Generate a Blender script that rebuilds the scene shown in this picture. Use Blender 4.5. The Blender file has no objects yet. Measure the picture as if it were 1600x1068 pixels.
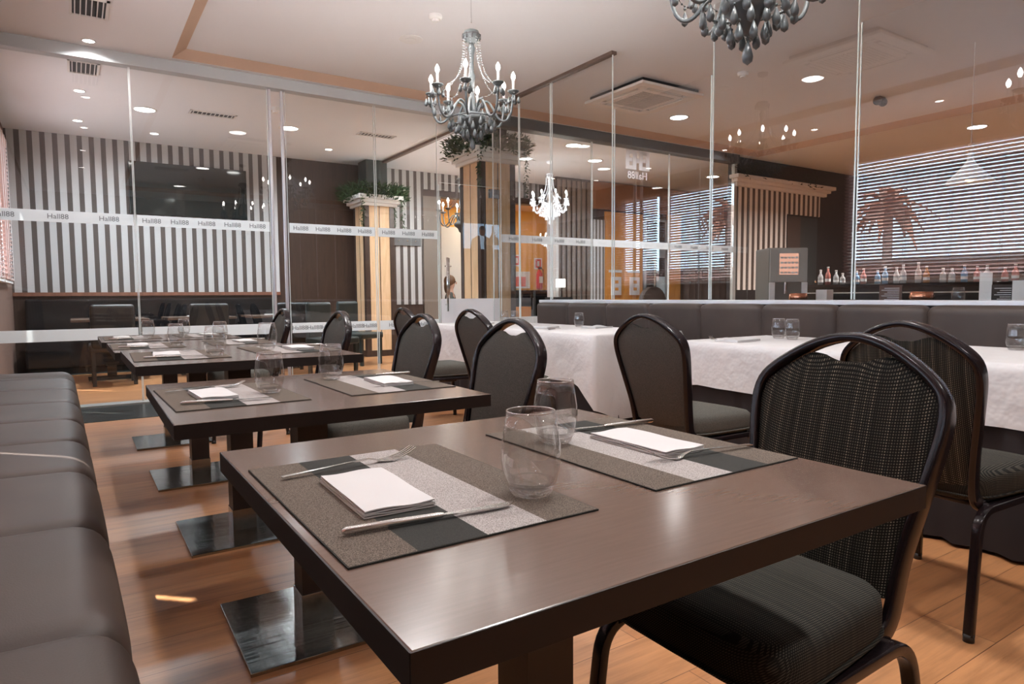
import bpy, bmesh, math, random
from mathutils import Vector, Matrix
PI = math.pi
random.seed(7)
SC = bpy.context.scene
COL = SC.collection

# ------------------------------------------------------------------ camera, world, exposure
cam_d = bpy.data.cameras.new('camera'); cam = bpy.data.objects.new('camera', cam_d); COL.objects.link(cam)
cam_d.sensor_width = 36.0; cam_d.sensor_fit = 'HORIZONTAL'; cam_d.lens = 1040.6 * 36.0 / 1600.0
cam_d.clip_start = 0.02; cam_d.clip_end = 200
CAM_Z = 0.98
def _cam():
    yaw, pitch, roll = 0.5799, -0.0692, -0.00717
    fw = Vector((math.sin(yaw) * math.cos(pitch), math.cos(yaw) * math.cos(pitch), math.sin(pitch)))
    rt = Vector((math.cos(yaw), -math.sin(yaw), 0)); up = rt.cross(fw)
    r = rt * math.cos(roll) + up * math.sin(roll); u = -rt * math.sin(roll) + up * math.cos(roll)
    m = Matrix((r, u, -fw)).transposed().to_4x4(); m.translation = Vector((0, 0, CAM_Z))
    cam.matrix_world = m
_cam()
SC.camera = cam
SC.view_settings.view_transform = 'Standard'; SC.view_settings.look = 'None'
SC.view_settings.gamma = 1.0; SC.view_settings.use_curve_mapping = False
SC.view_settings.exposure = 0.3
SC.cycles.transparent_max_bounces = 24
SC.cycles.max_bounces = 10; SC.cycles.glossy_bounces = 6; SC.cycles.transmission_bounces = 10
SC.cycles.sample_clamp_indirect = 5.0; SC.cycles.sample_clamp_direct = 14.0
SC.cycles.caustics_reflective = False; SC.cycles.caustics_refractive = False

W = bpy.data.worlds.new('world'); SC.world = W; W.use_nodes = True
_n = W.node_tree.nodes; _l = W.node_tree.links
_bg = _n['Background']; _bg.inputs['Strength'].default_value = 16.0
_tc = _n.new('ShaderNodeTexCoord'); _sp = _n.new('ShaderNodeSeparateXYZ'); _cr = _n.new('ShaderNodeValToRGB')
_l.new(_tc.outputs['Generated'], _sp.inputs[0]); _l.new(_sp.outputs['Z'], _cr.inputs[0]); _l.new(_cr.outputs[0], _bg.inputs['Color'])
_cr.color_ramp.elements[0].color = (0.30, 0.2, 0.16, 1); _cr.color_ramp.elements[0].position = 0.0
_cr.color_ramp.elements[1].color = (0.55, 0.78, 1.0, 1); _cr.color_ramp.elements[1].position = 0.05

_sd = bpy.data.lights.new('sun', 'SUN'); _sd.energy = 26.0; _sd.angle = math.radians(.5); _sd.color = (1, .97, .92)
sun = bpy.data.objects.new('sun', _sd); COL.objects.link(sun); sun.location = (-8, 10, 14)
sun.rotation_euler = Vector((.72, -.69, -1.9)).to_track_quat('-Z', 'Y').to_euler()
K = 1.02            # overall lamp scale
def lamp(name, kind, loc, power, color=(1, .96, .93), size=.2, rot=(0, 0, 0), parent=None, spread=None, size_y=None):
    d = bpy.data.lights.new(name, kind); d.energy = power * K; d.color = color
    if kind == 'AREA':
        d.shape = 'DISK' if size_y is None else 'RECTANGLE'; d.size = size
        if size_y: d.size_y = size_y
        if spread: d.spread = spread
    else: d.shadow_soft_size = size
    o = bpy.data.objects.new(name, d); COL.objects.link(o); o.location = loc; o.rotation_euler = rot
    if parent: o.parent = parent
    return o

# ------------------------------------------------------------------ materials
def mat(name, color, rough=.5, metal=0., spec=.5, coat=0., emis=None, estr=0., sheen=0.):
    m = bpy.data.materials.new(name); m.use_nodes = True
    b = m.node_tree.nodes['Principled BSDF']
    b.inputs['Base Color'].default_value = (*color, 1); b.inputs['Roughness'].default_value = rough
    b.inputs['Metallic'].default_value = metal; b.inputs['Specular IOR Level'].default_value = spec
    b.inputs['Coat Weight'].default_value = coat; b.inputs['Sheen Weight'].default_value = sheen
    if emis: b.inputs['Emission Color'].default_value = (*emis, 1); b.inputs['Emission Strength'].default_value = estr
    return m
def nt(m): return m.node_tree.nodes, m.node_tree.links, m.node_tree.nodes['Principled BSDF']
def coords(m, kind='Object', scale=(1, 1, 1), rot=(0, 0, 0)):
    n, l, b = nt(m); tc = n.new('ShaderNodeTexCoord'); mp = n.new('ShaderNodeMapping')
    l.new(tc.outputs[kind], mp.inputs[0]); mp.inputs['Scale'].default_value = scale; mp.inputs['Rotation'].default_value = rot
    return mp.outputs[0]
def noise(m, vec, scale, detail=3, rough=.5):
    n, l, b = nt(m); t = n.new('ShaderNodeTexNoise'); t.inputs['Scale'].default_value = scale
    t.inputs['Detail'].default_value = detail; t.inputs['Roughness'].default_value = rough; l.new(vec, t.inputs['Vector']); return t.outputs[0]
def ramp(m, fac, stops, interp='LINEAR'):
    n, l, b = nt(m); r = n.new('ShaderNodeValToRGB'); r.color_ramp.interpolation = interp
    e = r.color_ramp.elements
    while len(e) < len(stops): e.new(.5)
    for i, (p, c) in enumerate(stops): e[i].position = p; e[i].color = (*c, 1)
    l.new(fac, r.inputs[0]); return r.outputs[0]
def mixc(m, a, b_, fac, mode='MIX'):
    n, l, b = nt(m); x = n.new('ShaderNodeMix'); x.data_type = 'RGBA'; x.blend_type = mode
    for s, v in ((x.inputs[0], fac), (x.inputs[6], a), (x.inputs[7], b_)):
        if isinstance(v, (int, float)): s.default_value = v
        elif isinstance(v, tuple): s.default_value = (*v, 1)
        else: l.new(v, s)
    return x.outputs[2]
def setc(m, out): n, l, b = nt(m); l.new(out, b.inputs['Base Color'])
def bump(m, h, strength=.3, dist=.01):
    n, l, b = nt(m); x = n.new('ShaderNodeBump'); x.inputs['Strength'].default_value = strength; x.inputs['Distance'].default_value = dist
    l.new(h, x.inputs['Height']); l.new(x.outputs[0], b.inputs['Normal'])
def math_(m, op, a, b_=None):
    n, l, b = nt(m); x = n.new('ShaderNodeMath'); x.operation = op
    for i, v in enumerate((a, b_)):
        if v is None: continue
        if isinstance(v, (int, float)): x.inputs[i].default_value = v
        else: l.new(v, x.inputs[i])
    return x.outputs[0]
def sep(m, vec):
    n, l, b = nt(m); x = n.new('ShaderNodeSeparateXYZ'); l.new(vec, x.inputs[0]); return x.outputs

# floor: planks that run along X
M_floor = mat('oak_laminate', (.5, .27, .13), .32)
def _f():
    m = M_floor; n, l, b = nt(m); v = coords(m)
    br = n.new('ShaderNodeTexBrick'); l.new(v, br.inputs['Vector'])
    br.inputs['Scale'].default_value = 1; br.inputs['Brick Width'].default_value = 1.3; br.inputs['Row Height'].default_value = .192
    br.inputs['Mortar Size'].default_value = .0012; br.inputs['Mortar Smooth'].default_value = .2; br.offset = .37
    br.inputs['Color1'].default_value = (.49, .24, .108, 1); br.inputs['Color2'].default_value = (.385, .168, .068, 1); br.inputs['Mortar'].default_value = (.12, .05, .025, 1)
    v2 = coords(m, scale=(1.2, 11, 1)); g = noise(m, v2, 2.2, 6, .62)
    gc = ramp(m, g, [(.25, (.55, .5, .45)), (.5, (.95, .93, .9)), (.75, (1.15, 1.12, 1.05))])
    v3 = coords(m, scale=(2.5, 60, 1)); g2 = noise(m, v3, 2.0, 4, .6)
    gc2 = ramp(m, g2, [(.3, (.8, .76, .72)), (.6, (1.04, 1.03, 1.02))])
    c = mixc(m, br.outputs[0], gc, .85, 'MULTIPLY'); c = mixc(m, c, gc2, .7, 'MULTIPLY'); setc(m, c)
    rr = ramp(m, g2, [(.2, (.26,)*3), (.8, (.4,)*3)]); l.new(rr, b.inputs['Roughness'])
_f()
M_tile = mat('black_tile', (.02, .022, .022), .22)
def _t():
    m = M_tile; n, l, b = nt(m); v = coords(m)
    br = n.new('ShaderNodeTexBrick'); l.new(v, br.inputs['Vector']); br.offset = 0
    br.inputs['Scale'].default_value = 1; br.inputs['Brick Width'].default_value = .6; br.inputs['Row Height'].default_value = .6; br.inputs['Mortar Size'].default_value = .004
    br.inputs['Color1'].default_value = (.03, .032, .03, 1); br.inputs['Color2'].default_value = (.025, .027, .026, 1); br.inputs['Mortar'].default_value = (.12, .12, .11, 1)
    g = noise(m, coords(m, scale=(3, 18, 1)), 3, 5, .7); setc(m, mixc(m, br.outputs[0], ramp(m, g, [(.3, (.6,)*3), (.8, (2.2,)*3)]), .8, 'MULTIPLY'))
_t()
M_ceil = mat('ceiling_paint', (.85, .85, .86), .85)
M_ceil_far = mat('ceiling_paint_white', (.84, .87, .91), .85)
M_cove = mat('tan_cove_paint', (.62, .44, .33), .8)  # tan deepened to hold the shade on the left slope
M_head_light = mat('pale_grey_header', (.55, .58, .6), .4)
M_head_dark = mat('charcoal_header', (.06, .058, .048), .5)
M_brown = mat('dark_brown_wood', (.075, .038, .024), .4)
def _b():
    m = M_brown; g = noise(m, coords(m, scale=(9, 9, .7)), 3, 5, .6)
    setc(m, ramp(m, g, [(.3, (.028, .015, .011)), (.7, (.06, .033, .022))]))
_b()
M_wallb = mat('brown_wall_paint', (.17, .1, .075), .7)
def wood_mat(name, c1, c2, rough=.45, scale=(7, 7, .8)):
    m = mat(name, c1, rough); g = noise(m, coords(m, scale=scale), 3, 6, .62)
    setc(m, ramp(m, g, [(.3, c2), (.65, c1)])); return m
M_lightwood = wood_mat('honey_wood_panel', (.78, .53, .32), (.62, .39, .21), .4, (9, 9, .9))
M_orange = wood_mat('orange_door_veneer', (.78, .34, .07), (.6, .23, .04), .35)
M_orangewall = mat('amber_wall', (.8, .4, .07), .7)
M_terra = mat('terracotta_bulkhead', (.3, .12, .055), .6)
M_white = mat('white_paint', (.8, .79, .77), .5)
M_black = mat('gloss_black', (.008, .008, .009), .12)
M_blackmat = mat('soft_black', (.014, .013, .013), .5)
M_dkgreen = mat('dark_green_black', (.02, .028, .026), .35)
M_cream = mat('cream_moulding', (.85, .8, .75), .5)

def stripes_mat(name, axis, pitch, duty, c1, c2, off=0.):
    m = mat(name, c1, .6); v = coords(m); s = sep(m, v)[axis]
    f = math_(m, 'FRACT', math_(m, 'DIVIDE', math_(m, 'ADD', s, off + 50.0), pitch))
    k = math_(m, 'LESS_THAN', f, duty); setc(m, mixc(m, c2, c1, k)); return m

# table top: dark brown satin laminate
M_table = mat('espresso_laminate', (.085, .055, .042), .3, spec=.5)
def _tt():
    m = M_table; n, l, b = nt(m); g = noise(m, coords(m, scale=(4, 60, 4)), 3, 4, .6)
    setc(m, ramp(m, g, [(.3, (.125, .083, .064)), (.7, (.14, .093, .073))]))
    g2 = noise(m, coords(m, scale=(8, 60, 8)), 4, 3, .6); l.new(ramp(m, g2, [(.3, (.16,)*3), (.8, (.2,)*3)]), b.inputs['Roughness'])
_tt()
M_table_edge = mat('espresso_edge', (.013, .008, .0065), .5, spec=.3)
M_post = mat('espresso_post', (.02, .012, .01), .4)
M_steel = mat('brushed_steel', (.36, .37, .36), .16, 1.)
def _st():
    m = M_steel; n, l, b = nt(m); g = noise(m, coords(m, scale=(2, 40, 2)), 3, 4, .6); l.new(ramp(m, g, [(.3, (.1,)*3), (.8, (.3,)*3)]), b.inputs['Roughness'])
    g2 = noise(m, coords(m, scale=(7, 2, 3)), 2, 3, .5); bump(m, g2, .12, .01)
_st()
M_chrome = mat('polished_chrome', (.8, .8, .8), .12, 1.)
M_cutlery = mat('cutlery_steel', (.72, .7, .68), .2, 1.)
M_copper = mat('polished_copper', (.9, .42, .26), .18, 1.)
M_leather = mat('brown_leatherette', (.062, .046, .04), .5, spec=.35)
def _le():
    m = M_leather; v = coords(m); g = noise(m, v, 300, 3, .6); bump(m, g, .12, .002)
    g2 = noise(m, v, 5, 2, .5); setc(m, ramp(m, g2, [(.3, (.049, .034, .028)), (.7, (.062, .044, .036))]))
_le()
M_frame = mat('black_chair_enamel', (.012, .008, .009), .2, spec=.35)
M_fabric = mat('charcoal_weave', (.05, .046, .04), .9, spec=.15)
def _fa():
    m = M_fabric; v = coords(m); sp = sep(m, v)
    def grid(o, k): return math_(m, 'FRACT', math_(m, 'MULTIPLY', math_(m, 'ADD', o, 5.0), k))
    a = math_(m, 'GREATER_THAN', grid(sp[0], 210), .5); b_ = math_(m, 'GREATER_THAN', grid(math_(m, 'ADD', sp[2], sp[1]), 250), .5)
    d = math_(m, 'MULTIPLY', a, b_)
    st = noise(m, coords(m, scale=(1, .0, .0)), 70, 2, .5)
    yarn = ramp(m, st, [(.38, (.06, .055, .045)), (.5, (.11, .1, .078)), (.62, (.26, .23, .17))])
    setc(m, mixc(m, (.014, .0135, .012), yarn, d))
    bump(m, d, .2, .0006)
_fa()
M_fabric_seat = mat('charcoal_weave_seat', (.05, .046, .04), .9, spec=.15)
def _fs():
    m = M_fabric_seat; sp = sep(m, coords(m))
    def grid(o, k): return math_(m, 'FRACT', math_(m, 'MULTIPLY', math_(m, 'ADD', o, 5.0), k))
    d = math_(m, 'MULTIPLY', math_(m, 'GREATER_THAN', grid(math_(m, 'ADD', sp[0], sp[2]), 210), .5), math_(m, 'GREATER_THAN', grid(math_(m, 'ADD', sp[1], sp[2]), 250), .45))
    st = noise(m, coords(m, scale=(.0, 1, .0)), 70, 2, .5)
    yarn = ramp(m, st, [(.38, (.065, .06, .05)), (.62, (.1, .09, .07))])
    setc(m, mixc(m, (.014, .0135, .012), yarn, d)); bump(m, d, .2, .0006)
_fs()
M_fabric_plain = mat('charcoal_weave_smooth', (.058, .054, .047), .9, spec=.15)
def _fp():
    m = M_fabric_plain; g = noise(m, coords(m), 420, 2, .7)
    setc(m, ramp(m, g, [(.3, (.04, .039, .035)), (.7, (.125, .117, .1))])); bump(m, g, .3, .001)
_fp()
M_cloth = mat('white_table_linen', (.63, .61, .605), .8, spec=.2)
def _cl():
    m = M_cloth; v = coords(m, scale=(1, 1, 1)); g = noise(m, v, 4.5, 4, .55); bump(m, g, .45, .05)
_cl()
M_napkin = mat('white_napkin', (.6, .59, .59), .75, spec=.2)
_g = noise(M_napkin, coords(M_napkin, scale=(60, 3, 1)), 20, 2, .5); bump(M_napkin, _g, .15, .002)
M_skirt = mat('black_table_skirt', (.012, .008, .009), .7)
M_bulb = mat('lit_bulb', (1, .95, .9), .3, emis=(1, .95, .91), estr=300)
M_lens = mat('downlight_lens', (1, 1, 1), .3, emis=(1, .96, .93), estr=22)
M_candle = mat('white_candle_sleeve', (.85, .85, .85), .35, emis=(1, .95, .9), estr=.12)  # slight glow put into the sleeve, which is no lamp itself
M_grey = mat('grey_painted_glass', (.075, .085, .088), .3, spec=.5, coat=.2)
M_darkbead = mat('dark_bead', (.03, .025, .025), .15)
M_leaf = mat('garland_leaf', (.03, .075, .02), .6, spec=.2)
def _lf():
    m = M_leaf; g = noise(m, coords(m), 22, 2, .5); setc(m, ramp(m, g, [(.3, (.010, .03, .010)), (.7, (.04, .085, .03))]))
_lf()
M_frost = mat('frosted_film', (.66, .68, .68), .6)
def _fr():
    m = M_frost; n, l, b = nt(m); out = n['Material Output']; t = n.new('ShaderNodeBsdfTransparent'); x = n.new('ShaderNodeMixShader'); x.inputs[0].default_value = .8
    l.new(t.outputs[0], x.inputs[1]); l.new(b.outputs[0], x.inputs[2]); l.new(x.outputs[0], out.inputs[0])
_fr()
def translucent(m, f):
    n, l, b = nt(m); out = n['Material Output']; src = out.inputs[0].links[0].from_socket
    t = n.new('ShaderNodeBsdfTranslucent'); t.inputs[0].default_value = b.inputs['Base Color'].default_value
    a = n.new('ShaderNodeAddShader') if False else n.new('ShaderNodeMixShader'); a.inputs[0].default_value = f
    l.new(b.outputs[0], a.inputs[1]); l.new(t.outputs[0], a.inputs[2])
    for k in list(b.outputs[0].links):
        if k.to_node != a: ts = k.to_socket; l.remove(k); l.new(a.outputs[0], ts)
    if src.node == b: l.new(a.outputs[0], out.inputs[0])
    return m
M_frost.node_tree.nodes['Principled BSDF'].inputs['Base Color'].default_value = (.9, .93, .94, 1)
translucent(M_frost, .45)
M_letter = mat('grey_lettering', (.16, .17, .18), .6)
M_letter_w = translucent(mat('white_lettering', (.95, .95, .97), .5), .5)

def glass_mat(name, base, tint=(1, 1, 1), rough=0., pw=4.0):
    m = bpy.data.materials.new(name); m.use_nodes = True; n = m.node_tree.nodes; l = m.node_tree.links; n.remove(n['Principled BSDF'])
    t = n.new('ShaderNodeBsdfTransparent'); t.inputs[0].default_value = (*tint, 1)
    g = n.new('ShaderNodeBsdfGlossy'); g.inputs['Roughness'].default_value = rough; g.inputs[0].default_value = (1, 1, 1, 1)
    lw = n.new('ShaderNodeLayerWeight'); lw.inputs[0].default_value = .5
    p = n.new('ShaderNodeMath'); p.operation = 'POWER'; l.new(lw.outputs['Facing'], p.inputs[0]); p.inputs[1].default_value = pw
    q = n.new('ShaderNodeMath'); q.operation = 'MULTIPLY_ADD'; l.new(p.outputs[0], q.inputs[0]); q.inputs[1].default_value = .8; q.inputs[2].default_value = base
    ge = n.new('ShaderNodeNewGeometry'); s = n.new('ShaderNodeMath'); s.operation = 'SUBTRACT'; s.inputs[0].default_value = 1; l.new(ge.outputs['Backfacing'], s.inputs[1])
    r = n.new('ShaderNodeMath'); r.operation = 'MULTIPLY'; r.use_clamp = True; l.new(q.outputs[0], r.inputs[0]); l.new(s.outputs[0], r.inputs[1])
    x = n.new('ShaderNodeMixShader'); l.new(r.outputs[0], x.inputs[0]); l.new(t.outputs[0], x.inputs[1]); l.new(g.outputs[0], x.inputs[2])
    l.new(x.outputs[0], n['Material Output'].inputs[0]); return m
M_pane = glass_mat('partition_glass', .075, (.96, .975, .97))
M_pane_y = glass_mat('booth_glass', .11, (.93, .93, .93))
M_pane_edge = mat('glass_edge', (.75, .82, .81), .15, emis=None)
M_tumbler = glass_mat('tumbler_wall', .08, (.96, .965, .965), 0., 2.6)
M_rim = glass_mat('tumbler_rim', .55, (.9, .92, .92), .12, 2.)
def clear_glass(name, color=(1, 1, 1)):
    m = bpy.data.materials.new(name); m.use_nodes = True; n = m.node_tree.nodes; l = m.node_tree.links; n.remove(n['Principled BSDF'])
    g = n.new('ShaderNodeBsdfGlass'); g.inputs['IOR'].default_value = 1.47; g.inputs[0].default_value = (*color, 1); g.inputs['Roughness'].default_value = 0
    t = n.new('ShaderNodeBsdfTransparent'); x = n.new('ShaderNodeMixShader'); x.inputs[0].default_value = .38
    l.new(t.outputs[0], x.inputs[1]); l.new(g.outputs[0], x.inputs[2]); l.new(x.outputs[0], n['Material Output'].inputs[0]); return m
M_base_glass = clear_glass('tumbler_base_glass')
M_crystal = clear_glass('clear_crystal')

# ------------------------------------------------------------------ mesh helpers
def V(*a): return Vector(a)
class MB:
    def __init__(s): s.bm = bmesh.new()
    def box(s, x0, x1, y0, y1, z0, z1, bev=0., seg=2, rot=None, loc=None):
        r = bmesh.ops.create_cube(s.bm, size=1.0); vs = r['verts']
        bmesh.ops.scale(s.bm, vec=(x1 - x0, y1 - y0, z1 - z0), verts=vs)
        bmesh.ops.translate(s.bm, vec=((x0 + x1) / 2, (y0 + y1) / 2, (z0 + z1) / 2), verts=vs)
        if bev:
            es = list({e for v in vs for e in v.link_edges}); rr = bmesh.ops.bevel(s.bm, geom=es, offset=bev, segments=seg, affect='EDGES', profile=.5); vs = list({v for f in rr['faces'] for v in f.verts} | {v for v in vs if v.is_valid})
        if rot is not None: bmesh.ops.rotate(s.bm, cent=(0, 0, 0), matrix=rot, verts=vs)
        if loc is not None: bmesh.ops.translate(s.bm, vec=loc, verts=vs)
        return s
    def cyl(s, p0, p1, r0, r1=None, n=16, cap=True):
        p0 = Vector(p0); p1 = Vector(p1); r1 = r0 if r1 is None else r1; d = p1 - p0
        r = bmesh.ops.create_cone(s.bm, cap_ends=cap, segments=n, radius1=r0, radius2=r1, depth=d.length)
        q = d.to_track_quat('Z', 'Y').to_matrix()
        bmesh.ops.rotate(s.bm, cent=(0, 0, 0), matrix=q, verts=r['verts']); bmesh.ops.translate(s.bm, vec=(p0 + p1) / 2, verts=r['verts']); return s
    def sph(s, c, r, u=12, v=8, sc=(1, 1, 1)):
        q = bmesh.ops.create_uvsphere(s.bm, u_segments=u, v_segments=v, radius=r)
        bmesh.ops.scale(s.bm, vec=sc, verts=q['verts']); bmesh.ops.translate(s.bm, vec=c, verts=q['verts']); return s
    def lathe(s, prof, c=(0, 0, 0), n=24, close=False):
        rings = []
        for r, z in prof:
            if r < 1e-6: rings.append([s.bm.verts.new((c[0], c[1], c[2] + z))])
            else: rings.append([s.bm.verts.new((c[0] + r * math.cos(2*PI*k/n), c[1] + r * math.sin(2*PI*k/n), c[2] + z)) for k in range(n)])
        for a, b in zip(rings, rings[1:]):
            for k in range(n):
                k2 = (k + 1) % n
                if len(a) == 1 and len(b) == 1: continue
                if len(a) == 1: s.bm.faces.new((a[0], b[k2], b[k]))
                elif len(b) == 1: s.bm.faces.new((a[k], a[k2], b[0]))
                else: s.bm.faces.new((a[k], a[k2], b[k2], b[k]))
        return s
    def tube(s, pts, r, n=8, sect=None, up=V(0, 0, 1), closed=False, rr=None):
        pts = [Vector(p) for p in pts]; N = len(pts); rings = []
        prof = sect or [(math.cos(2*PI*k/n), math.sin(2*PI*k/n)) for k in range(n)]
        for i, p in enumerate(pts):
            a = pts[(i - 1) % N] if (closed or i) else p; b = pts[(i + 1) % N] if (closed or i < N - 1) else p
            d = (b - a).normalized(); sd = d.cross(up)
            if sd.length < 1e-4: sd = d.cross(V(1, 0, 0))
            sd.normalize(); u = sd.cross(d); q = r if rr is None else rr[i]
            rings.append([s.bm.verts.new(p + (sd * x + u * y) * q) for x, y in prof])
        m = len(prof)
        for i in range(N if closed else N - 1):
            a = rings[i]; b = rings[(i + 1) % N]
            for k in range(m): s.bm.faces.new((a[k], a[(k + 1) % m], b[(k + 1) % m], b[k]))
        if not closed:
            s.bm.faces.new(rings[0][::-1]); s.bm.faces.new(rings[-1])
        return s
    def prism(s, poly, axis, a, b):
        def P(u, v, w): return {'x': (w, u, v), 'y': (u, w, v), 'z': (u, v, w)}[axis]
        A = [s.bm.verts.new(P(u, v, a)) for u, v in poly]; B = [s.bm.verts.new(P(u, v, b)) for u, v in poly]
        n = len(poly)
        for k in range(n): s.bm.faces.new((A[k], A[(k + 1) % n], B[(k + 1) % n], B[k]))
        s.bm.faces.new(A[::-1]); s.bm.faces.new(B); return s
    def quad(s, *p): s.bm.faces.new([s.bm.verts.new(q) for q in p]); return s
    def grid(s, fn, nu, nv):
        g = [[s.bm.verts.new(fn(i / nu, j / nv)) for j in range(nv + 1)] for i in range(nu + 1)]
        for i in range(nu):
            for j in range(nv): s.bm.faces.new((g[i][j], g[i + 1][j], g[i + 1][j + 1], g[i][j + 1]))
        return s
    def build(s, name, m, parent=None, smooth=False, loc=None, recalc=True, angle=None):
        if recalc: bmesh.ops.recalc_face_normals(s.bm, faces=s.bm.faces)
        me = bpy.data.meshes.new(name); s.bm.to_mesh(me); s.bm.free()
        ms = m if isinstance(m, (list, tuple)) else [m]
        for q in ms: me.materials.append(q)
        if smooth:
            for p in me.polygons: p.use_smooth = True
            if angle is not None: me.set_sharp_from_angle(angle=angle)
        o = bpy.data.objects.new(name, me); COL.objects.link(o)
        if parent: o.parent = parent
        if loc is not None: o.location = loc
        return o
def tag(o, label, cat, group=None, kind=None):
    if label: o['label'] = label
    if cat: o['category'] = cat
    if group: o['group'] = group
    if kind: o['kind'] = kind
    return o
def thing(name, label, cat, loc=(0, 0, 0), rz=0., group=None):
    o = bpy.data.objects.new(name, None); COL.objects.link(o); o.location = loc; o.rotation_euler = (0, 0, rz); o.empty_display_size = .1
    return tag(o, label, cat, group)
def struct(o, label=None):
    o['kind'] = 'structure'
    if label: o['label'] = label
    return o
def kids(o): return [c for c in ALLK.get(o.name, [])]
def dup(root, loc, rz, label, group=None):
    def cp(o, par):
        c = o.copy(); COL.objects.link(c)
        if par is not None: c.parent = par; c.matrix_parent_inverse = o.matrix_parent_inverse
        for ch in list(o.children): cp(ch, c)
        return c
    r = cp(root, None); r.location = loc; r.rotation_euler = (0, 0, rz)
    if label: r['label'] = label
    if group: r['group'] = group
    return r
def text_mesh(body, size, depth=.001, align='CENTER'):
    c = bpy.data.curves.new('t', 'FONT'); c.body = body; c.size = size; c.extrude = depth; c.align_x = align; c.resolution_u = 3
    o = bpy.data.objects.new('t', c); COL.objects.link(o); bpy.context.view_layer.update()
    me = bpy.data.meshes.new_from_object(o.evaluated_get(bpy.context.evaluated_depsgraph_get()))
    bpy.data.objects.remove(o); return me
def add_text(mb, body, size, M):
    me = text_mesh(body, size); me.transform(M); mb.bm.from_mesh(me); bpy.data.meshes.remove(me)

# ------------------------------------------------------------------ key dimensions
XW, XG, YG, YF, ZS, ZR = -.68, 4.35, 7.15, 11.0, 3.20, 3.27
YB, XR = -2.6, 12.6
YL = 15.0     # lobby back wall

# ------------------------------------------------------------------ structure
floor = struct(MB().box(XW - .2, XR + .2, YB - .2, YL + .2, -.1, 0).build('floor', M_floor))
struct(MB().box(XW, 8.98, 6.2, 7.06, 0, .004).build('trim_1', M_tile), 'black tiled threshold strip before the glass wall')
struct(MB().box(XW, 8.98, 7.06, 7.24, 0, .012).build('trim_2', mat('steel_rail', (.5, .48, .45), .35, .8)), 'steel floor rail under the glass wall')
struct(MB().box(XW, 3.0, 10.25, 10.98, 0, .004).build('trim_3', M_tile), 'black tile strip below the striped wall')

# ceiling: lower soffit with a shallow raised recess whose sides slope
def ceiling():
    x0, x1, y0, y1 = .853, 9.4, -1.6, 7.02
    s = .11
    mb = MB(); e = .0
    # soffit bottom faces around the recess
    def slab(a, b, c, d): mb.box(a, b, c, d, ZS, ZS + .25)
    slab(XW - .2, x0, YB - .2, YG + .1); slab(x1, XR + .2, YB - .2, YG + .1); slab(x0, x1, YB - .2, y0); slab(x0, x1, y1, YG + .1)
    o = mb.build('ceiling', M_ceil); struct(o)
    c = MB().box(x0 - .0, x1, y0, y1, ZR, ZR + .2).build('recess', M_ceil, o)
    k = MB()
    A = [(x0, y0), (x1, y0), (x1, y1), (x0, y1)]; B = [(x0 + s, y0 + s), (x1 - s, y0 + s), (x1 - s, y1 - s), (x0 + s, y1 - s)]
    for i in range(4):
        a, b, c2, d = A[i], A[(i + 1) % 4], B[(i + 1) % 4], B[i]
        k.quad((*a, ZS + .001), (*b, ZS + .001), (*c2, ZR), (*d, ZR))
    k.build('cove', M_cove, o, recalc=False)
    return o
ceiling()
struct(MB().box(XW - .2, XR + .2, YG + .1, YF + .35, ZS, ZS + .25).build('ceiling_far', M_ceil_far))
struct(MB().box(XW, XG, YG - .06, YG + .06, 3.095, ZS).build('trim_4', M_head_light), 'pale header rail above the glass wall')
struct(MB().box(XG, 9.0, YG - .10, YG + .06, 3.07, ZS).build('trim_5', M_head_dark), 'charcoal header above the glass wall')

# outer walls
def wall_with_holes_x(name, x, y0, y1, z1, holes, th, m):
    mb = MB(); ys = y0
    for (a, b, c, d) in holes:
        mb.box(x - th, x, ys, a, 0, z1); mb.box(x - th, x, a, b, 0, c); mb.box(x - th, x, a, b, d, z1); ys = b
    mb.box(x - th, x, ys, y1, 0, z1); return struct(mb.build(name, m))
WIN = [(1.25, 5.48, 1.15, 2.86), (7.45, 9.02, 1.20, 2.90), (9.16, 10.25, 1.20, 2.90)]
WIN = [(-.9, 1.10, 1.15, 2.86)] + WIN
wall_with_holes_x('wall_left', XW, YB - .2, YF + .2, ZS + .02, WIN, .11, M_wallb)
struct(MB().box(XW, XR, YB - .2, YB, 0, ZS + .1).build('wall_back', mat('taupe_wall', (.34, .27, .22), .7)))
struct(MB().box(XR, XR + .2, YB - .2, YL, 0, ZS + .3).build('wall_right', M_brown))

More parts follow.
